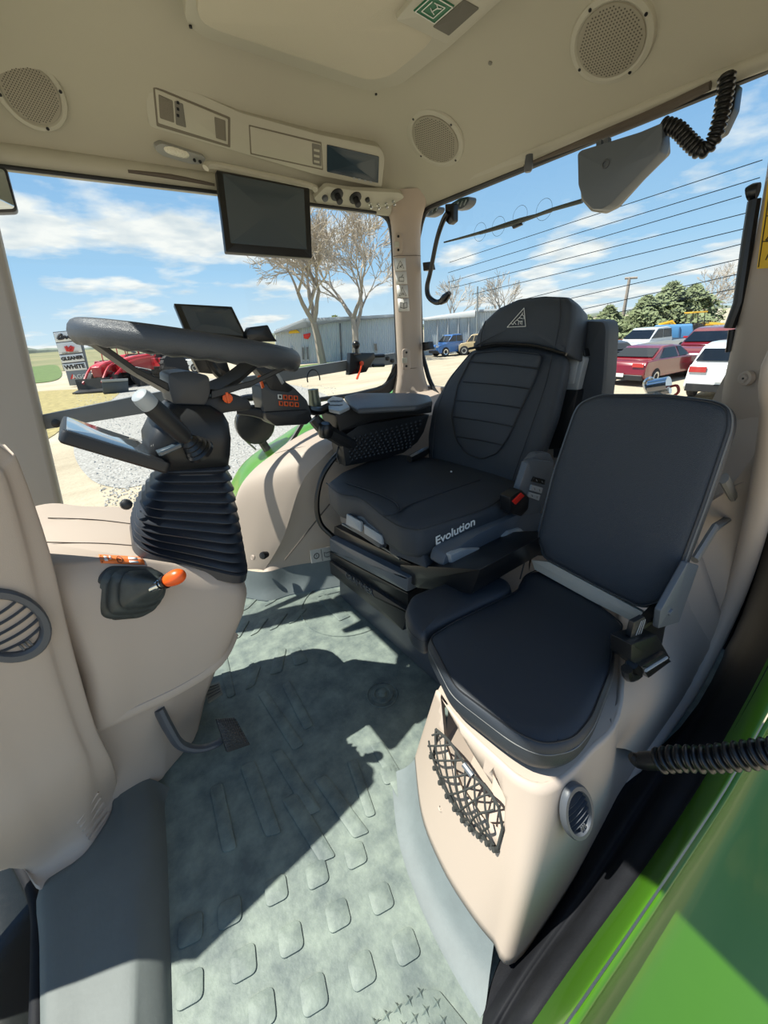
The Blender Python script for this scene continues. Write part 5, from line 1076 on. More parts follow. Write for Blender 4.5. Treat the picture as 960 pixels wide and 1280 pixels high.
def patch(name, pts, m, h=0.01, n=6):
    pts = catmull([at_z(a, b_, GZ+h) for a, b_ in pts], n, closed=True); mb = MB(); c = sum(pts, V())/len(pts); k = len(pts)
    mb.add(pts+[c], [(i, (i+1) % k, k) for i in range(k)]); return mb.build(name, m, GR, smooth=False)
GRAV = mat('gravel', (128,125,119), 0.9, bump=1.0, scale=30, kind='voronoi', var=0.25, vscale=18, rgb2=(172,170,164))
patch('gravel_patch', [(140,480),(200,474),(262,473),(330,476),(400,490),(440,530),(400,620),(330,680),(260,650),(195,606),(150,610),(110,596),(92,560),(104,525)], GRAV, 0.012)
patch('grass_strip', [(-60,462),(20,460),(66,456),(76,463),(72,474),(30,480),(-60,486)], mat('green_grass', (84,104,52), 0.95, var=0.3, vscale=2, bump=1, scale=6), 0.05)
patch('dry_grass', [(-60,500),(20,492),(66,488),(120,486),(150,488),(130,506),(95,520),(60,548),(0,560),(-60,560)], mat('dry_grass', (146,134,88), 0.95, var=0.3, vscale=3, bump=1, scale=8), 0.02)
patch('grass_strip', [(336,464),(370,458),(420,452),(470,450),(478,454),(430,458),(380,466),(345,470)], mat('green_grass', (84,104,52)), 0.03)
# loose stones on the gravel: thousands of small ones, nobody could count them
random.seed(3); mb = MB(); cnt = 0
while cnt < 5200:
    py = 482 + 150*random.random()**1.4; px = random.uniform(95, 420)
    if px < 105 + abs(py-530)*0.25 and py > 560: continue
    p = at_z(px, py, GZ+0.012); s_ = random.uniform(0.014, 0.034)*(1 + 0.02*(p-EYE).length); a = random.random()*6.3
    q = [p + V((math.cos(a+k*2.09), math.sin(a+k*2.09), 0))*s_*random.uniform(0.7,1.2) for k in range(3)]; t_ = p + V((random.uniform(-.3,.3)*s_, random.uniform(-.3,.3)*s_, s_*random.uniform(0.5,1.0)))
    mb.add(q+[t_], [(0,1,3),(1,2,3),(2,0,3)]); cnt += 1
o = mb.build('gravel_stones', mat('stone_white', (176,174,168), 0.85), smooth=False); tag(o, 'white loose gravel covering the yard outside the side window', 'gravel', kind='stuff')

mb = MB(); mb.add([V((-900,85,GZ+0.03)), V((30,72,GZ+0.03)), V((30,110,GZ+0.03)), V((900,700,GZ+0.03)), V((900,900,GZ+0.03)), V((-900,900,GZ+0.03))], [tuple(range(6))]); mb.build('far_field', mat('far_field_green', (112,118,78), 0.95, var=0.25, vscale=0.02, rgb2=(138,128,92)), GR, smooth=False)
# low wooded rise along the horizon
random.seed(12); mb = MB(); rr0 = 620; q_ = []
for k in range(181):
    a = -0.2 + 2.6*k/180; q_.append((math.cos(a)*rr0, math.sin(a)*rr0, 3.5+2.5*random.random()+2*math.sin(k*0.35)))
mb.grid([[V((x, y, GZ-1)) for x, y, z in q_], [V((x*1.005, y*1.005, GZ+z*0.6)) for x, y, z in q_], [V((x*1.03, y*1.03, GZ+z)) for x, y, z in q_], [V((x*1.2, y*1.2, GZ)) for x, y, z in q_]])
mb.build('wooded_rise', mat('far_wood', (104,112,100), 0.95, var=0.3, vscale=0.05), GR, smooth=False)
def vpl(px, py, z=GZ):      # vertical plane through a ground point, square to the line of sight
    p0 = at_z(px, py, z); n = V((-p0.x, -p0.y, 0)).normalized(); r_ = V((-n.y, n.x, 0))
    return p0, n, (lambda a, b_, h=0.0: on_plane(a, b_, p0 + n*h, n))
# ------------------------------------------------ dealer sign
p0, n0, f = vpl(98, 483)
SG = thing('dealer_sign', 'tall roadside sign of stacked white name panels by the gravel', 'sign', tuple(p0))
mb = MB(); mb.slab([f(*q) for q in ((94,428),(104,429),(116,480),(106,481))], 0.5, 0, 0.02); mb.build('sign_pillar', mat('sign_grey', (120,128,132), 0.5), SG)
mb = MB(); mb.slab([f(*q, 0.1) for q in ((82,464),(113,461),(117,481),(87,482))], 0.35, 0, 0.02); bs = mb.build('sign_base', mat('sign_grey2', (132,138,140), 0.5), SG)
mb = MB(); mb.slab([f(*q, 0.02) for q in ((66,415),(96,412),(110,461),(80,464))], 0.3, 0, 0.02); mb.build('sign_frame', DGREY, SG)
SW = mat('sign_white', (240,242,238), 0.5)
up0 = V((0,0,1)); uu = V((-n0.y, n0.x, 0)); uu = uu if uu.dot(cx) > 0 else -uu
for k, (q, w) in enumerate(((((67,416),(97,413),(99,425),(70,428)), 'Dealer'), (((70.5,429),(99.5,426),(103,440),(74,443)), 'MF'), (((74.5,444.5),(103.5,441.5),(106,451),(77.5,454)), 'GLEANER'), (((78,455.5),(106.5,452.5),(109,462),(81,464)), 'WHITE'))):
    mb = MB(); mb.slab([f(*p, 0.12) for p in q], 0.08, 0, 0.01); pn_ = mb.build('name_panel', SW, SG); c_ = f(sum(p[0] for p in q)/4, sum(p[1] for p in q)/4, 0.14)
    d_ = (f(*q[1], 0.14)-f(*q[0], 0.14)).normalized()
    if k == 0:
        mb = MB(); mb.tube([f(*p, 0.15) for p in ((72,424),(74,419),(77,418),(77,422),(73,424),(79,423),(81,420),(83,423),(86,420),(88,423),(92,419))], 0.07, 5, 4); mb.build('script_lettering', INK, pn_)
    elif k == 1:
        mb = MB()
        for L_ in (((82,433),(86,436),(90,433)),((82,433),(84,438),(90,438),(91,433)),((86,436),(86,438))): mb.tube([f(*p, 0.15) for p in L_], 0.11, 5)
        mb.build('emblem', RED, pn_); text('MASSEY FERGUSON', f(88,440.6,0.15), d_, up0, 0.12, INK, pn_, ext=0.01)
    else: text(w, c_, d_, up0, 0.33 if k == 2 else 0.42, INK, pn_, ext=0.01, bold=0.02)
mb = MB(); a_, b_, c_ = f(88,474,0.14), f(94,473,0.14), f(90,467,0.14); mb.add([a_, b_, c_], [(0,1,2)]); mb.build('base_emblem', RED, bs, smooth=False)
text('AGCO', f(103,470.5,0.14), (f(110,470,0.1)-f(96,471,0.1)).normalized(), up0, 0.46, SW, bs, ext=0.01)
# ------------------------------------------------ buildings
def corrug(name, q, m, parent, n=40, depth=0.06, thick=None):   # ribbed sheet wall between a,b (bottom) and d,c (top)
    mb = MB(); a, b_, c, d = q; nr = (b_-a).cross(d-a).normalized(); nr = nr if nr.dot(EYE-a) > 0 else -nr; cols = []
    for i in range(n*4+1):
        t = i/(n*4); h = depth if i % 4 in (1, 2) else 0; cols.append([a.lerp(b_, t)+nr*h, d.lerp(c, t)+nr*h])
    mb.grid(cols); return mb.build(name, m, parent, smooth=False)
p0, n0, f = vpl(420, 452)
SHEDC = mat('shed_blue_grey', (184,194,200), 0.5); SHEDR = mat('shed_roof', (170,174,176), 0.45)
BL = thing('dealership_building', 'long pale grey metal building behind the two bare trees', 'building', tuple(p0))
bz = lambda a: a  # ground line follows the pixel row
corrug('front_wall', [f(378,455), f(520,448), f(520,392), f(378,398)], SHEDC, BL, 60)
corrug('gable_wall', [f(344,458,0.0), f(378,455,0.0), f(378,399,0.0), f(344,412,0.0)], mat('gable_white', (188,194,198), 0.5), BL, 16)
mb = MB(); mb.slab([f(342,414,0.5), f(378,399,0.5), f(524,391,0.5), f(524,395,0.5), f(378,403,0.5), f(343,418,0.5)], 14, 0, 0.05); mb.build('roof', SHEDR, BL)
mb = MB(); mb.slab([f(344,458,-0.2), f(520,448,-0.2), f(520,393,-0.2), f(378,400,-0.2), f(344,413,-0.2)], 12, 0, 0.05); mb.build('building_body', SHEDC, BL)
for q in (((377,433),(380,433),(381,451),(378,451)), ((382.5,432.5),(385.5,432.5),(386.5,450.5),(383.5,450.5)), ((467,429),(471.5,429),(472.5,439),(468,439)), ((363,434),(366,434),(367,450),(364,450))):
    mb = MB(); mb.slab([f(*p, 0.25) for p in q], 0.2, 0, 0.03); w_ = mb.build('window', SHEDR, BL); f2 = quad_uv([f(*p, 0.28) for p in q]); mb = MB(); mb.slab([f2(a, b_) for a, b_ in ((0.15,0.08),(0.85,0.08),(0.85,0.92),(0.15,0.92))], 0.05, 0, 0.0); mb.build('pane', SCREEN, w_)
mb = MB(); mb.slab([f(*p, 0.2) for p in ((361,415),(366,409),(372,413),(375,416),(368,416.5),(361,417))], 0.1, 0, 0.02); mb.build('yellow_sign', YEL, BL)
mb = MB(); mb.slab([f(*p, 0.2) for p in ((379,418),(388,416),(388,420),(385,424),(380,423))], 0.1, 0, 0.02); mb.build('red_sign', RED, BL)
mb = MB(); mb.tube([f(425,404,0.3), f(427,452,0.3)], 0.08, 6); mb.build('downpipe', DGREY, BL)
p0, n0, f = vpl(590, 441)
B2 = thing('machine_shed', 'pale metal shed with white eaves seen through the rear window', 'building', tuple(p0))
corrug('wall', [f(530,446), f(594,441), f(594,395), f(530,401)], mat('shed_wall2', (178,188,192), 0.5), B2, 30)
corrug('side_wall', [f(594,441), f(640,437), f(640,388), f(594,390)], mat('shed_wall3', (176,184,188), 0.5), B2, 16)
mb = MB(); mb.slab([f(*p, 0.3) for p in ((528,398),(594,388),(594,396),(528,401))], 0.4, 0, 0.02); mb.build('eaves', mat('eaves_white',(222,224,222),0.5), B2)
mb = MB(); mb.slab([f(*p, 0.2) for p in ((524,398),(594,387),(642,385),(642,388),(594,390),(524,400))], 14, 0, 0.05); mb.build('roof', SHEDR, B2)
mb = MB(); mb.slab([f(*p, -0.2) for p in ((530,445),(640,436),(640,388),(530,400))], 12, 0, 0.05); mb.build('shed_body', SHEDC, B2)
for x in (547, 560, 573, 586): mb = MB(); mb.tube([f(x,398,0.15), f(x+0.5,443-(x-547)*0.06,0.15)], 0.07, 5); mb.build('post', SHEDR, B2)
# ------------------------------------------------ bare trees
BARK = mat('bark', (150,140,128), 0.9); BARK2 = mat('twig', (172,162,148), 0.9)
def bare_tree(label, px, py, h, seed, spread=0.55, lean=0.0, depth=6, name='bare_tree', m=None, r0=0.3, grp='bare trees'):
    random.seed(seed); p0 = at_z(px, py, GZ); t = thing(name, label, 'tree', tuple(p0), grp)
    trunk = MB(); tw = MB(); 
    def grow(p, d, L, r, lv):
        k = 3 if lv > 3 else 2; pts = [p]; dd = d.copy()
        for i in range(k): dd = (dd + V((random.uniform(-1,1), random.uniform(-1,1), random.uniform(-0.3,0.6)))*0.16).normalized(); pts.append(pts[-1] + dd*L/k)
        (trunk if lv > depth-3 else tw).tube(pts, [max(0.022, r*(1-0.35*i/k)) for i in range(k+1)], 6 if lv > depth-2 else 3, cap=False)
        if lv == 0: return
        for i in range(3 if lv > 1 else 3):
            ax = dd.orthogonal().normalized(); ax.rotate(__import__('mathutils').Quaternion(dd, random.random()*6.28))
            nd = (dd + ax*random.uniform(0.35, 1.0)*spread*1.5 + V((0,0,0.10))).normalized()
            q = pts[-1] if i < 2 else pts[random.randint(1, k)]
            grow(q, nd, L*random.uniform(0.66, 0.86), r*0.56, lv-1)
    grow(V(p0), V((lean,0,1)).normalized(), h*0.21, r0, depth)
    trunk.build('trunk', m or BARK, t); tag(tw.build('twigs', BARK2, t), kind='stuff'); return t
bare_tree('tall bare spreading tree left of the ball mount, trunk by the building door', 403, 455, 17.5, 11, 0.74, -0.05, 7, r0=0.42)
bare_tree('tall bare upright tree right behind the ball mount, near the window pillar', 446, 452, 18, 5, 0.60, 0.0, 7, r0=0.38)
bare_tree('small bare tree over the pale shed roof, left of the pole', 566, 436, 11, 21, 0.6, 0, 5, r0=0.25)
bare_tree('pale bare tree far right behind the yellow digger', 868, 412, 11, 31, 0.7, 0, 6, r0=0.22)
bare_tree('small bare tree just right of the light pole', 622, 433, 11, 23, 0.6, 0, 5, r0=0.25)
def leafy(name, label, px, py, h, w, col, seed, cone=True, cat='tree', grp=None, nl=1500, sz=0.28):
    random.seed(seed); p0 = at_z(px, py, GZ); t = thing(name, label, cat, tuple(p0), grp)
    mb = MB(); mb.tube([p0, p0+V((0.05*h,0,h*0.5)), p0+V((0.02*h,0,h*0.9))], [0.03*h,0.018*h,0.004*h], 6); mb.build('trunk', BARK, t)
    mb = MB()
    for i in range(nl):
        u = random.random(); z = 0.06+0.94*u; rr_ = w*((1-z)**0.8*1.05+0.05 if cone else math.sqrt(max(0, 1-(2*z-1)**2)))*(0.55+0.45*random.random())
        a = random.random()*6.283; rr_ *= 0.85+0.25*math.sin(a*3+z*9+seed); c = p0 + V((math.cos(a)*rr_, math.sin(a)*rr_, z*h)); d = V((random.gauss(0,1), random.gauss(0,1), random.gauss(0,0.6))).normalized(); e = d.orthogonal().normalized()
        s_ = sz*random.uniform(0.6,1.4); mb.add([c-d*s_, c+e*s_*0.5, c+d*s_, c-e*s_*0.5], [(0,1,2,3)])
    tag(mb.build('foliage', mat('leaf_%d_%d_%d' % col, col, 0.8, var=0.3, vscale=0.8), t, smooth=False), kind='stuff'); return t
for i, (px, py, h, w, lab) in enumerate(((730,428,2.6,2.2,'dark conifer right beside the driver seat headrest, behind the pole foot'),(755,426,3.5,2.8,'dark conifer just left of the leaning utility pole'),(800,424,4.2,3.6,'dark conifer right of the utility pole'),(828,421,5.4,4.4,'tallest dark conifer behind the blue trailer'),(856,419,5.0,4.6,'broad dark conifer between the blue trailer and digger'),(705,431,2.2,2.0,'low conifer partly hidden by the belt wing'))):
    leafy('conifer', lab, px, py, h, w, (112,122,86), 40+i, True, grp='conifers behind the car park', nl=2200, sz=0.28)
leafy('hedge_bush', 'yellow-green bush between the two bare tree trunks', 424, 450, 4.2, 1.6, (140,146,84), 61, False, 'bush', None, 1600, 0.16)
# ------------------------------------------------ poles
def pole(label, px, py, tx, ty, r, arm=None, name='utility_pole', m=None):
    p0 = at_z(px, py, GZ); n = V((-p0.x,-p0.y,0)).normalized(); top_ = on_plane(tx, ty, p0, n); t = thing(name, label, 'pole', tuple(p0))
    mb = MB(); mb.tube([p0, top_], [r, r*0.7], 8); mb.build('shaft', m or mat('pole_wood', (150,140,130), 0.9), t)
    if arm: a, b_ = on_plane(*arm[0], p0, n), on_plane(*arm[1], p0, n); mb = MB(); mb.tube([a, b_], r*0.6, 6); mb.build('crossarm', mat('pole_wood', (150,140,130), 0.9), t)
    return t
pole('leaning wooden utility pole with crossarm before the conifers', 774, 424, 787, 347, 0.22, ((781,348),(797,347)))
pole('thin steel light pole in front of the shed corner', 596, 441, 597, 358, 0.10, None, 'light_pole', mat('pole_steel', (120,128,130), 0.5))
# ------------------------------------------------ vehicles
TYRE = mat('tyre', (34,34,36), 0.8); CARGL = mat('car_glass', (22,28,34), 0.05); TLR = mat('tail_lamp_red', (170,24,30), 0.25, coat=1)
def vehicle(name, label, cat, px, py, yaw, kind, paint, L=4.6, W=1.85, H=1.45, grp='parked vehicles'):
    p0 = at_z(px, py, GZ); t = bpy.data.objects.new(name, None); C.objects.link(t); tag(t, label, cat, grp); t['_w'] = (0,0,0)
    P_ = mat('paint_%d_%d_%d' % paint, paint, 0.25, coat=1.0); wr = 0.33 if H < 1.6 else 0.42; h = H
    # profiles in local x (front = +x), z up; sections across y
    if kind == 'sedan': body = [(-.5,.30),(-.49,.55),(-.46,.66),(-.30,.68),(.18,.66),(.38,.60),(.48,.50),(.5,.32),(.47,.18),(-.47,.20)]; cab = [(-.40,.66),(-.20,.98),(-.05,1.0),(.08,.96),(.24,.66)]
    elif kind == 'suv': body = [(-.5,.25),(-.49,.58),(-.47,.64),(-.30,.64),(.24,.62),(.44,.58),(.49,.48),(.5,.28),(.47,.16),(-.47,.18)]; cab = [(-.475,.62),(-.41,.95),(-.30,1.0),(.02,.99),(.10,.95),(.26,.62)]
    else: body = [(-.5,.30),(-.5,.55),(-.12,.55),(-.12,.58),(.24,.58),(.46,.55),(.5,.45),(.5,.26),(.47,.18),(-.47,.2)]; cab = [(-.14,.56),(-.12,.95),(-.05,1.0),(.12,.98),(.28,.57)]
    def ext(prof, w0, w1, m, nm, z0=None):
        mb = MB(); zmax = max(z for _, z in prof); zmin = min(z for _, z in prof)
        wf = lambda z: w0 + (w1-w0)*((z-zmin)/(zmax-zmin))
        mb.rings([[V((x*L, s_*wf(z)*W/2, z*h)) for x, z in prof] for s_ in (-1, 1)]); return mb.build(nm, m, t, bevel=0.05, smooth=True, ang=0.7)
    ext(body, 1.0, 0.96, P_, 'body'); ext(cab, 0.94, 0.76, P_, 'cabin')
    cw = lambda z: (0.94 + (0.76-0.94)*((z-.6)/.4))*W/2 + 0.02
    def gl(pts, nm='window'): mb = MB(); mb.add(pts, [tuple(range(len(pts)))]); mb.build(nm, CARGL, t, smooth=False, solid=0.01, off=0)
    x0, x1 = cab[0][0], cab[-1][0]; rt0, rt1 = cab[1][0], cab[-2][0]
    for s_ in (-1, 1):
        segs = ((x0*0.72+.0, rt0*0.95, rt1*0.1-0.03, x1*0.2-0.03), (x1*0.2, rt1*0.1, rt1*0.92, x1*0.85)) if kind != 'pickup' else ((x0+.03, rt0+.01, .02, .03), (.045,.035, rt1*0.95, x1*0.88))
        for a, b_, c, d in segs: gl([V((a*L, s_*cw(.67), .67*h)), V((b_*L, s_*cw(.93), .93*h)), V((c*L, s_*cw(.93), .93*h)), V((d*L, s_*cw(.67), .67*h))])
    for e0, e1 in ((cab[-1], cab[-2]), (cab[0], cab[1])):
        sg = 1 if e0[0] > 0 else -1; o_ = 0.03
        q0 = (e0[0]*0.8+e1[0]*0.2)*L + sg*o_, (e0[1]*0.8+e1[1]*0.2)*h+0.03; q1 = (e0[0]*0.15+e1[0]*0.85)*L + sg*o_, (e0[1]*0.15+e1[1]*0.85)*h+0.01
        gl([V((q0[0], -W*0.42, q0[1])), V((q0[0], W*0.42, q0[1])), V((q1[0], W*0.36, q1[1])), V((q1[0], -W*0.36, q1[1]))], 'windscreen')
    for x in (-.31, .32):
        for s_ in (-1, 1):
            c = V((x*L, s_*W*0.45, wr)); mb = MB(); mb.lathe([(wr*.7,-.12),(wr,-.10),(wr,.08),(wr*.9,.11),(wr*.62,.11)], c, V((0,s_,0)), 20); w_ = mb.build('wheel', TYRE, t)
            mb = MB(); mb.lathe([(wr*.64,.09),(wr*.6,.12),(wr*.2,.10),(0,.11)], c, V((0,s_,0)), 10); mb.build('hub', CHROME if kind != 'suv' else GREYB, w_)
    for s_ in (-1, 1):
        mb = MB(); mb.box((-.497*L, s_*W*.34, .56*h), (.06, W*.24, .10*h)); mb.build('tail_lamp', TLR, t, bevel=0.01)
        mb = MB(); mb.box((.488*L, s_*W*.36, .48*h), (.10, W*.2, .09*h)); mb.build('head_lamp', LGREY, t, bevel=0.01)
    for e in (-1, 1): mb = MB(); mb.box((e*.49*L, 0, .24*h), (.12, W*.92, .14*h)); mb.build('bumper', BLACK if kind != 'sedan' or e < 0 else P_, t, bevel=0.02)
    mb = MB(); mb.box((-.515*L, 0, .30*h if kind == 'sedan' else .4*h), (.02, .34, .14)); mb.build('number_plate', DECAL, t)
    mb = MB(); mb.box((.497*L, 0, .40*h), (.06, W*.5, .14*h)); mb.build('grille', BLACK if kind == 'sedan' else CHROME, t, bevel=0.01)
    if kind == 'pickup': mb = MB(); mb.box((-.31*L, 0, .552*h), (.34*L, W*.80, .02)); mb.build('load_bed', BLACK, t)
    t.location = p0; t.rotation_euler = (0, 0, yaw); return t
yawv = lambda ax, ay: math.atan2(ay, ax)
vd = lambda a, b_: (lambda d: math.atan2(d.y, d.x))(at_z(*b_, GZ)-at_z(*a, GZ))     # heading from ground pixel a to ground pixel b
vehicle('sedan', 'dark red sedan seen from behind, nearest in the parking row', 'car', 812, 474, vd((795,474),(868,459)), 'sedan', (112,12,26), 4.9, 1.9, 1.48)
vehicle('suv', 'red pickup-fronted wagon facing the tractor behind the sedan', 'car', 884, 462, vd((905,452),(858,464)), 'suv', (104,20,28), 5.4, 2.0, 1.95)
vehicle('suv', 'white sport utility seen from behind at the pillar edge', 'car', 918, 490, vd((905,496),(945,476)), 'suv', (214,218,218), 4.7, 1.95, 1.75)
vehicle('pickup_truck', 'silver-white pickup parked beyond the red sedan', 'truck', 808, 447, vd((845,441),(780,450)), 'pickup', (196,202,204), 5.8, 2.0, 1.85)
vehicle('pickup_truck', 'small blue pickup parked in front of the pale shed', 'truck', 566, 444, vd((590,441),(560,444)), 'pickup', (52,98,156), 4.4, 1.8, 1.9)
vehicle('suv', 'small tan utility cart beside the blue pickup', 'cart', 592, 443, vd((600,442),(580,443)), 'suv', (180,160,120), 2.8, 1.5, 1.8)
vehicle('van', 'white van parked beyond the red tractor by the steering wheel', 'van', 232, 466, vd((250,465),(215,467)), 'suv', (206,208,206), 5.0, 1.9, 1.9)
vehicle('sedan', 'dark car mostly hidden behind the belt wing, left of the red sedan', 'car', 758, 462, vd((745,460),(765,463)), 'sedan', (30,34,40), 4.4, 1.8, 1.45)
# blue box trailer, brown fence
p0, n0, f = vpl(828, 441)
t = thing('box_trailer', 'blue box trailer behind the white pickup', 'trailer', tuple(p0)); mb = MB(); mb.slab([f(*p) for p in ((807,424),(818,408),(866,406),(868,432),(810,434))], 3, 0, 0.08); mb.build('trailer_box', mat('trailer_blue', (74,126,170), 0.4), t)
for x in (826, 838, 850): mb = MB(); mb.tube([f(x,409,0.05), f(x-2,432,0.05)], 0.05, 5); mb.build('trailer_rib', mat('trailer_blue_dark', (52,92,132), 0.4), t)
p0, n0, f = vpl(740, 436); t = thing('rusty_fence', 'low brown fence at the far side of the car park', 'fence', tuple(p0))
for k in range(5): mb = MB(); mb.slab([f(700+16*k,428-0.8*k), f(715.4+16*k,427-0.8*k), f(715.4+16*k,435-0.8*k), f(700+16*k,436-0.8*k)], 0.1, 0, 0.02); mb.build('fence_panel', mat('rust_brown', (120,80,60), 0.8), t)
# ------------------------------------------------ farm machines: red loader tractors, black buckets, yellow backhoe
def loader_tractor(name, label, px, py, yaw, paint, scale=1.0, bucket=True, hoe=False, grp=None):
    p0 = at_z(px, py, GZ); t = bpy.data.objects.new(name, None); C.objects.link(t); tag(t, label, 'tractor' if not hoe else 'digger', grp); t['_w'] = (0,0,0)
    P_ = mat('mpaint_%d_%d_%d' % paint, paint, 0.35, coat=0.4); S = scale
    def B(c, s_, nm, m=P_, par=None, bv=0.03): mb = MB(); mb.box(V(c)*S, [q*S for q in s_]); return mb.build(nm, m, par or t, bevel=bv*S)
    mb = MB(); mb.rings([[V((x, y*w, z))*S for y, z in ((-1,.8),(1,.8),(1,h_),(.8,h_+.08),(-.8,h_+.08),(-1,h_))] for x, w, h_ in ((.3,.36,1.6),(1.2,.36,1.55),(1.9,.33,1.42),(2.1,.28,1.3))]); mb.build('hood', P_, t, bevel=0.03)
    B((0.2,0,.75),(3.4,.5,.35),'chassis',BLACK); B((-.6,0,1.15),(1.0,1.0,.5),'fender_deck'); 
    for s_ in (-1,1):
        mb = MB(); mb.lathe([(.45,-.22),(.80,-.2),(.82,.0),(.80,.2),(.45,.22)], V((-.7,s_*.85,.82))*S, V((0,s_,0)), 24) if False else mb.lathe([(.45*S,-.22*S),(.80*S,-.2*S),(.82*S,.0),(.80*S,.2*S),(.45*S,.22*S)], V((-.7,s_*.85,.82))*S, V((0,s_,0)), 24); w_ = mb.build('rear_wheel', TYRE, t)
        mb = MB(); mb.lathe([(.46*S,.2*S),(.4*S,.1*S),(.12*S,.14*S),(0,.16*S)], V((-.7,s_*.85,.82))*S, V((0,s_,0)), 12); mb.build('rim', GREYB if not hoe else YEL, w_)
        mb = MB()
        for k in range(18): a = k*math.pi/9; mb.box(V((-.7+math.cos(a)*.83, s_*.85, .82+math.sin(a)*.83))*S, (.06*S,.40*S,.06*S), Matrix.Rotation(-a, 3, 'Y'))
        mb.build('tread_lugs', TYRE, w_)
        mb = MB(); mb.lathe([(.25*S,-.14*S),(.48*S,-.13*S),(.5*S,0),(.48*S,.13*S),(.25*S,.14*S)], V((1.4,s_*.75,.5))*S, V((0,s_,0)), 20); w_ = mb.build('front_wheel', TYRE, t)
        mb = MB(); mb.lathe([(.27*S,.12*S),(.2*S,.08*S),(0,.1*S)], V((1.4,s_*.75,.5))*S, V((0,s_,0)), 10); mb.build('rim', GREYB if not hoe else YEL, w_)
        if bucket:
            mb = MB(); mb.tube([V((.2,s_*.55,1.5))*S, V((1.6,s_*.55,1.35))*S, V((2.9,s_*.55,.55))*S], .07*S, 6, 3); mb.build('loader_arm', P_, t)
            mb = MB(); mb.tube([V((.6,s_*.55,.8))*S, V((1.8,s_*.55,1.15))*S], .04*S, 6); mb.build('hydraulic_ram', CHROME, t)
        mb = MB(); mb.tube([V((-1.1,s_*.5,1.3))*S, V((-1.05,s_*.5,2.5))*S], .035*S, 6); mb.build('cab_post', P_ if not hoe else BLACK, t)
        mb = MB(); mb.tube([V((.1,s_*.5,1.5))*S, V((-.1,s_*.5,2.5))*S], .035*S, 6); mb.build('cab_post', P_ if not hoe else BLACK, t)
    B((-.58,0,2.55),(1.3,1.3,.12),'cab_roof'); B((-.6,0,1.5),(.5,.5,.3),'operator_seat',BLACK)
    mb = MB(); mb.lathe([(.17*S,0),(.19*S,.03*S),(.17*S,.04*S)], V((0,0,1.75))*S, V((-.4,0,1)), 14); mb.build('steering_wheel', BLACK, t)
    if bucket:
        mb = MB(); mb.rings([[V((x, y, z))*S for x, z in ((2.7,.1),(3.5,.05),(3.5,.12),(2.85,.2),(2.8,.8),(2.72,.8))] for y in (-1.0, 1.0)]); mb.build('bucket', BLACK if not hoe else P_, t)
    if hoe:
        mb = MB(); mb.tube([V((-1.6,0,1.0))*S, V((-2.5,0,1.9))*S, V((-3.4,0,1.7))*S, V((-3.8,0,1.0))*S], .16*S, 6); mb.build('boom', P_, t)
        mb = MB(); mb.rings([[V((x, y, z))*S for x, z in ((-3.9,1.2),(-3.5,1.1),(-3.3,.6),(-3.7,.5))] for y in (-.3,.3)]); mb.build('digging_bucket', BLACK, t)
    t.location = p0; t.rotation_euler = (0,0,yaw); return t
RD = (176,36,44)
loader_tractor('loader_tractor', 'red loader tractor with raised rear wheel seen under the steering wheel rim', 200, 478, vd((215,478),(160,486)), RD, 1.25, True, False, 'red loader tractors')
loader_tractor('loader_tractor', 'red loader tractor with black bucket left beside the dealer sign', 150, 483, vd((165,481),(130,490)), RD, 1.1, True, False, 'red loader tractors')
loader_tractor('loader_tractor', 'red loader tractor in the far row behind the other two', 176, 470, vd((190,470),(150,471)), RD, 1.2, True, False, 'red loader tractors')
loader_tractor('backhoe_loader', 'yellow backhoe loader parked beyond the red wagon', 869, 428, vd((850,429),(886,427)), (214,166,40), 0.95, True, True)
random.seed(9)
for k in range(2):
    p0, n0, f = vpl(118+40*k, 470); t = thing('field_implement', ('low red field implement just right of the dealer sign', 'low red field implement behind the loader tractors')[k], 'implement', tuple(p0), 'red implements')
    x = 118+44*k; mb = MB(); mb.slab([f(x,452), f(x+24,451), f(x+24,456), f(x,457)], 1.5, 0, 0.05); mb.build('hopper', mat('mpaint_176_36_44', RD), t)
    for j in range(5): mb = MB(); mb.tube([f(x+1+5*j,457), f(x+3+5*j,466)], 0.1, 5); mb.build('tine', DGREY, t)
BK_ = thing('loose_bucket', 'dark loader bucket lying on the gravel in front of the red tractors', 'bucket', tuple(at_z(151,489,GZ)))
p0, n0, f = vpl(151, 491); mb = MB()
mb.slab([f(127,476), f(160,474), f(161,490), f(129,492)], 0.9, 0, 0.03); mb.build('bucket_shell', mat('bucket_grey',(70,76,80),0.5), BK_); mb = MB(); mb.slab([f(126,475,0.1), f(160,473,0.1), f(160,476,0.1), f(127,478,0.1)], 0.1, 0, 0.01); mb.build('cutting_edge', GREYB, BK_)
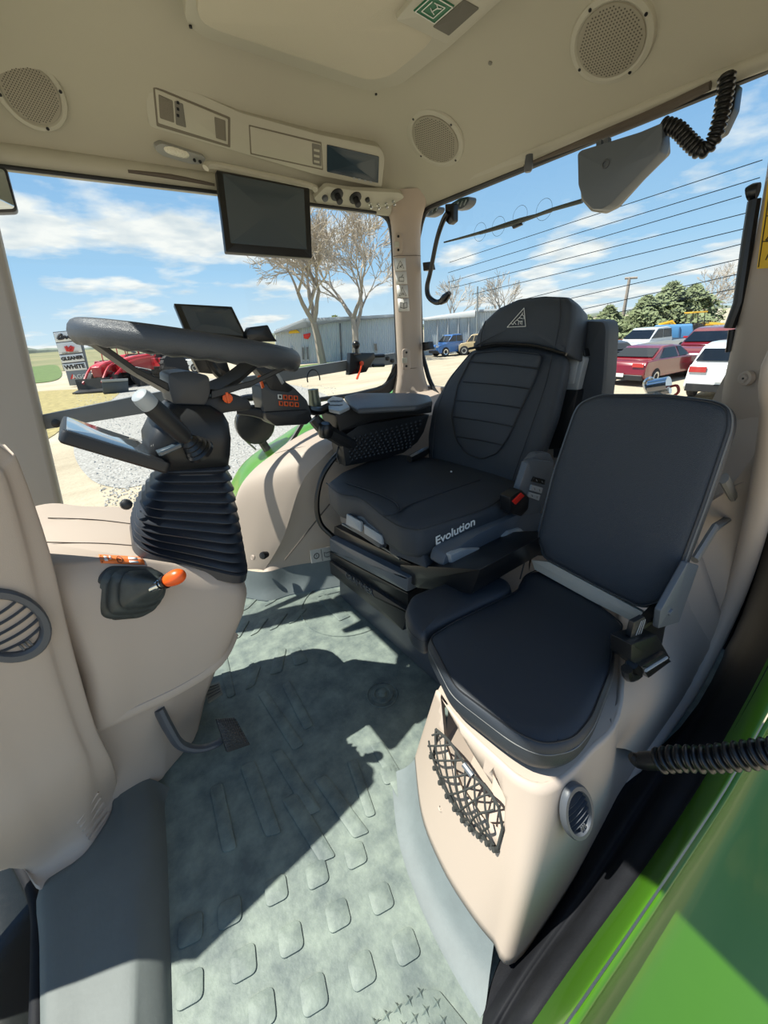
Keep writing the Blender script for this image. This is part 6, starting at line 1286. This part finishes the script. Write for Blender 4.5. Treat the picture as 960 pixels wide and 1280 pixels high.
# right rear tractor fender outside the glass, work lamps, mirror, silver fitting
fo = [at_y(*p, 1.95) for p in ((272,640),(292,597),(306,577),(328,560),(352,545),(380,528),(430,508),(480,488))]
fi = [o_ + V((0.0,0.02,-0.012)) for o_ in outer]
FN = strip([fi, mixr(fi, fo, 0.15), mixr(fi, fo, 0.5, V((0,0,0.012))), fo, [p+V((0,0.02,-0.08)) for p in fo]], 'rear_fender', GPAINT, n=4, ang=1.4); tag(FN, 'green right rear fender outside the side window', 'fender')
mb = MB(); mb.slab(AY(1.90, (290,606),(300,588),(318,573),(322,578),(312,600),(300,620)), 0.03, 0.008, 0.006); o = mb.build('panel', mat('lit_green_grey',(120,140,128),0.4), FN) if False else None
WL = thing('work_lamp', 'round black work lamp outside the side window under the steering wheel', 'lamp', tuple(at_y(318,528,1.86)))
mb = MB(); c_ = at_y(318,530,1.84); ln_ = (EYE-c_).normalized(); mb.lathe([(0.0,-0.07),(0.05,-0.06),(0.085,-0.02),(0.09,0.02),(0.086,0.025),(0.05,0.03),(0,0.032)], c_, (ln_+V((0.3,0,-0.2))).normalized(), 24, scale=(1.0,1.0)); mb.build('lamp_shell', SATIN, WL)
mb = MB(); mb.tube([at_y(290,512,1.84), at_y(300,500,1.84), at_y(322,497,1.84), at_y(340,505,1.84)], 0.016, 8, 4); mb.build('lamp_hood', SATIN, WL)
mb = MB(); mb.tube([at_y(325,548,1.84), at_y(334,562,1.84), at_y(342,575,1.82)], [0.02,0.02,0.026], 8, 3); mb.build('lamp_stalk', SATIN, WL)
mb = MB(); mb.tube([at_y(296,520,1.83), at_y(303,545,1.83), at_y(320,562,1.83)], 0.005, 6, 4); mb.build('lamp_rim', DARKB, WL)
for i, q in enumerate((((527,262),(536,257),(548,258),(546,266),(536,271),(528,271)), ((562,255),(575,247),(587,245),(586,254),(578,261),(566,263)))):
    t = thing('roof_lamp', ('ribbed grey roof work lamp left of the grab handle', 'ribbed grey roof work lamp right of the grab handle')[i], 'lamp', tuple(at_x(*q[0],1.6)), 'roof work lamps')
    mb = MB(); mb.slab(AX(1.60, *q), 0.05, 0.015, 0.004); s_ = mb.build('lamp_body', DGREY, t)
    for k in range(4): mb = MB(); a = q[0]; mb.tube([at_x(q[0][0]+3+5*k, q[0][1]+6-1.5*k, 1.597), at_x(q[0][0]+6+5*k, q[0][1]-1-1.5*k, 1.597)], 0.0025, 5); mb.build('lamp_rib', GREYB, s_)
MR = thing('wing_mirror', 'dark framed mirror at the top left edge of the side window', 'mirror', tuple(at_y(8,235,1.5)))
mb = MB(); mb.slab(AY(1.5, (-60,205),(8,208),(23,265),(-60,268)), 0.03, 0.01, 0.004); mb.build('mirror_frame', SATIN, MR); mb = MB(); mb.slab(AY(1.497, (-55,209),(5,211),(19,261),(-55,264)), 0.003, 0.008, 0.0005); mb.build('mirror_glass', mat('mirror_glass',(190,200,205),0.04,1.0), MR)
SF = thing('trailer_socket', 'silver cylinder fitting with a red cable outside the rear window', 'fitting', tuple(at_x(825,482,1.75)))
mb = MB(); mb.tube(AX(1.75, (812,484),(836,480)), 0.028, 12); mb.build('fitting_body', CHROME, SF); mb = MB(); mb.tube(AX(1.75, (806,497),(826,490),(838,488)), 0.014, 8); mb.build('fitting_arm', CHROME, SF); mb = MB(); mb.tube([at_x(822,486,1.75), at_x(822,520,1.70), V((1.53,0.62,0.70))], 0.014, 8, 3); mb.build('bracket', STEEL, SF)
mb = MB(); mb.tube(AX(1.75, (811,492),(806,480),(812,473),(818,478)), 0.008, 6, 4); mb.build('fitting_hook', CHROME, SF); mb = MB(); mb.tube(AX(1.76, (836,484),(846,482),(848,490),(840,496)), 0.005, 6, 4); mb.build('red_cable', mat('cable_red',(150,50,44),0.5), SF)
for o in bpy.data.objects:
    if '_w' in o: del o['_w']
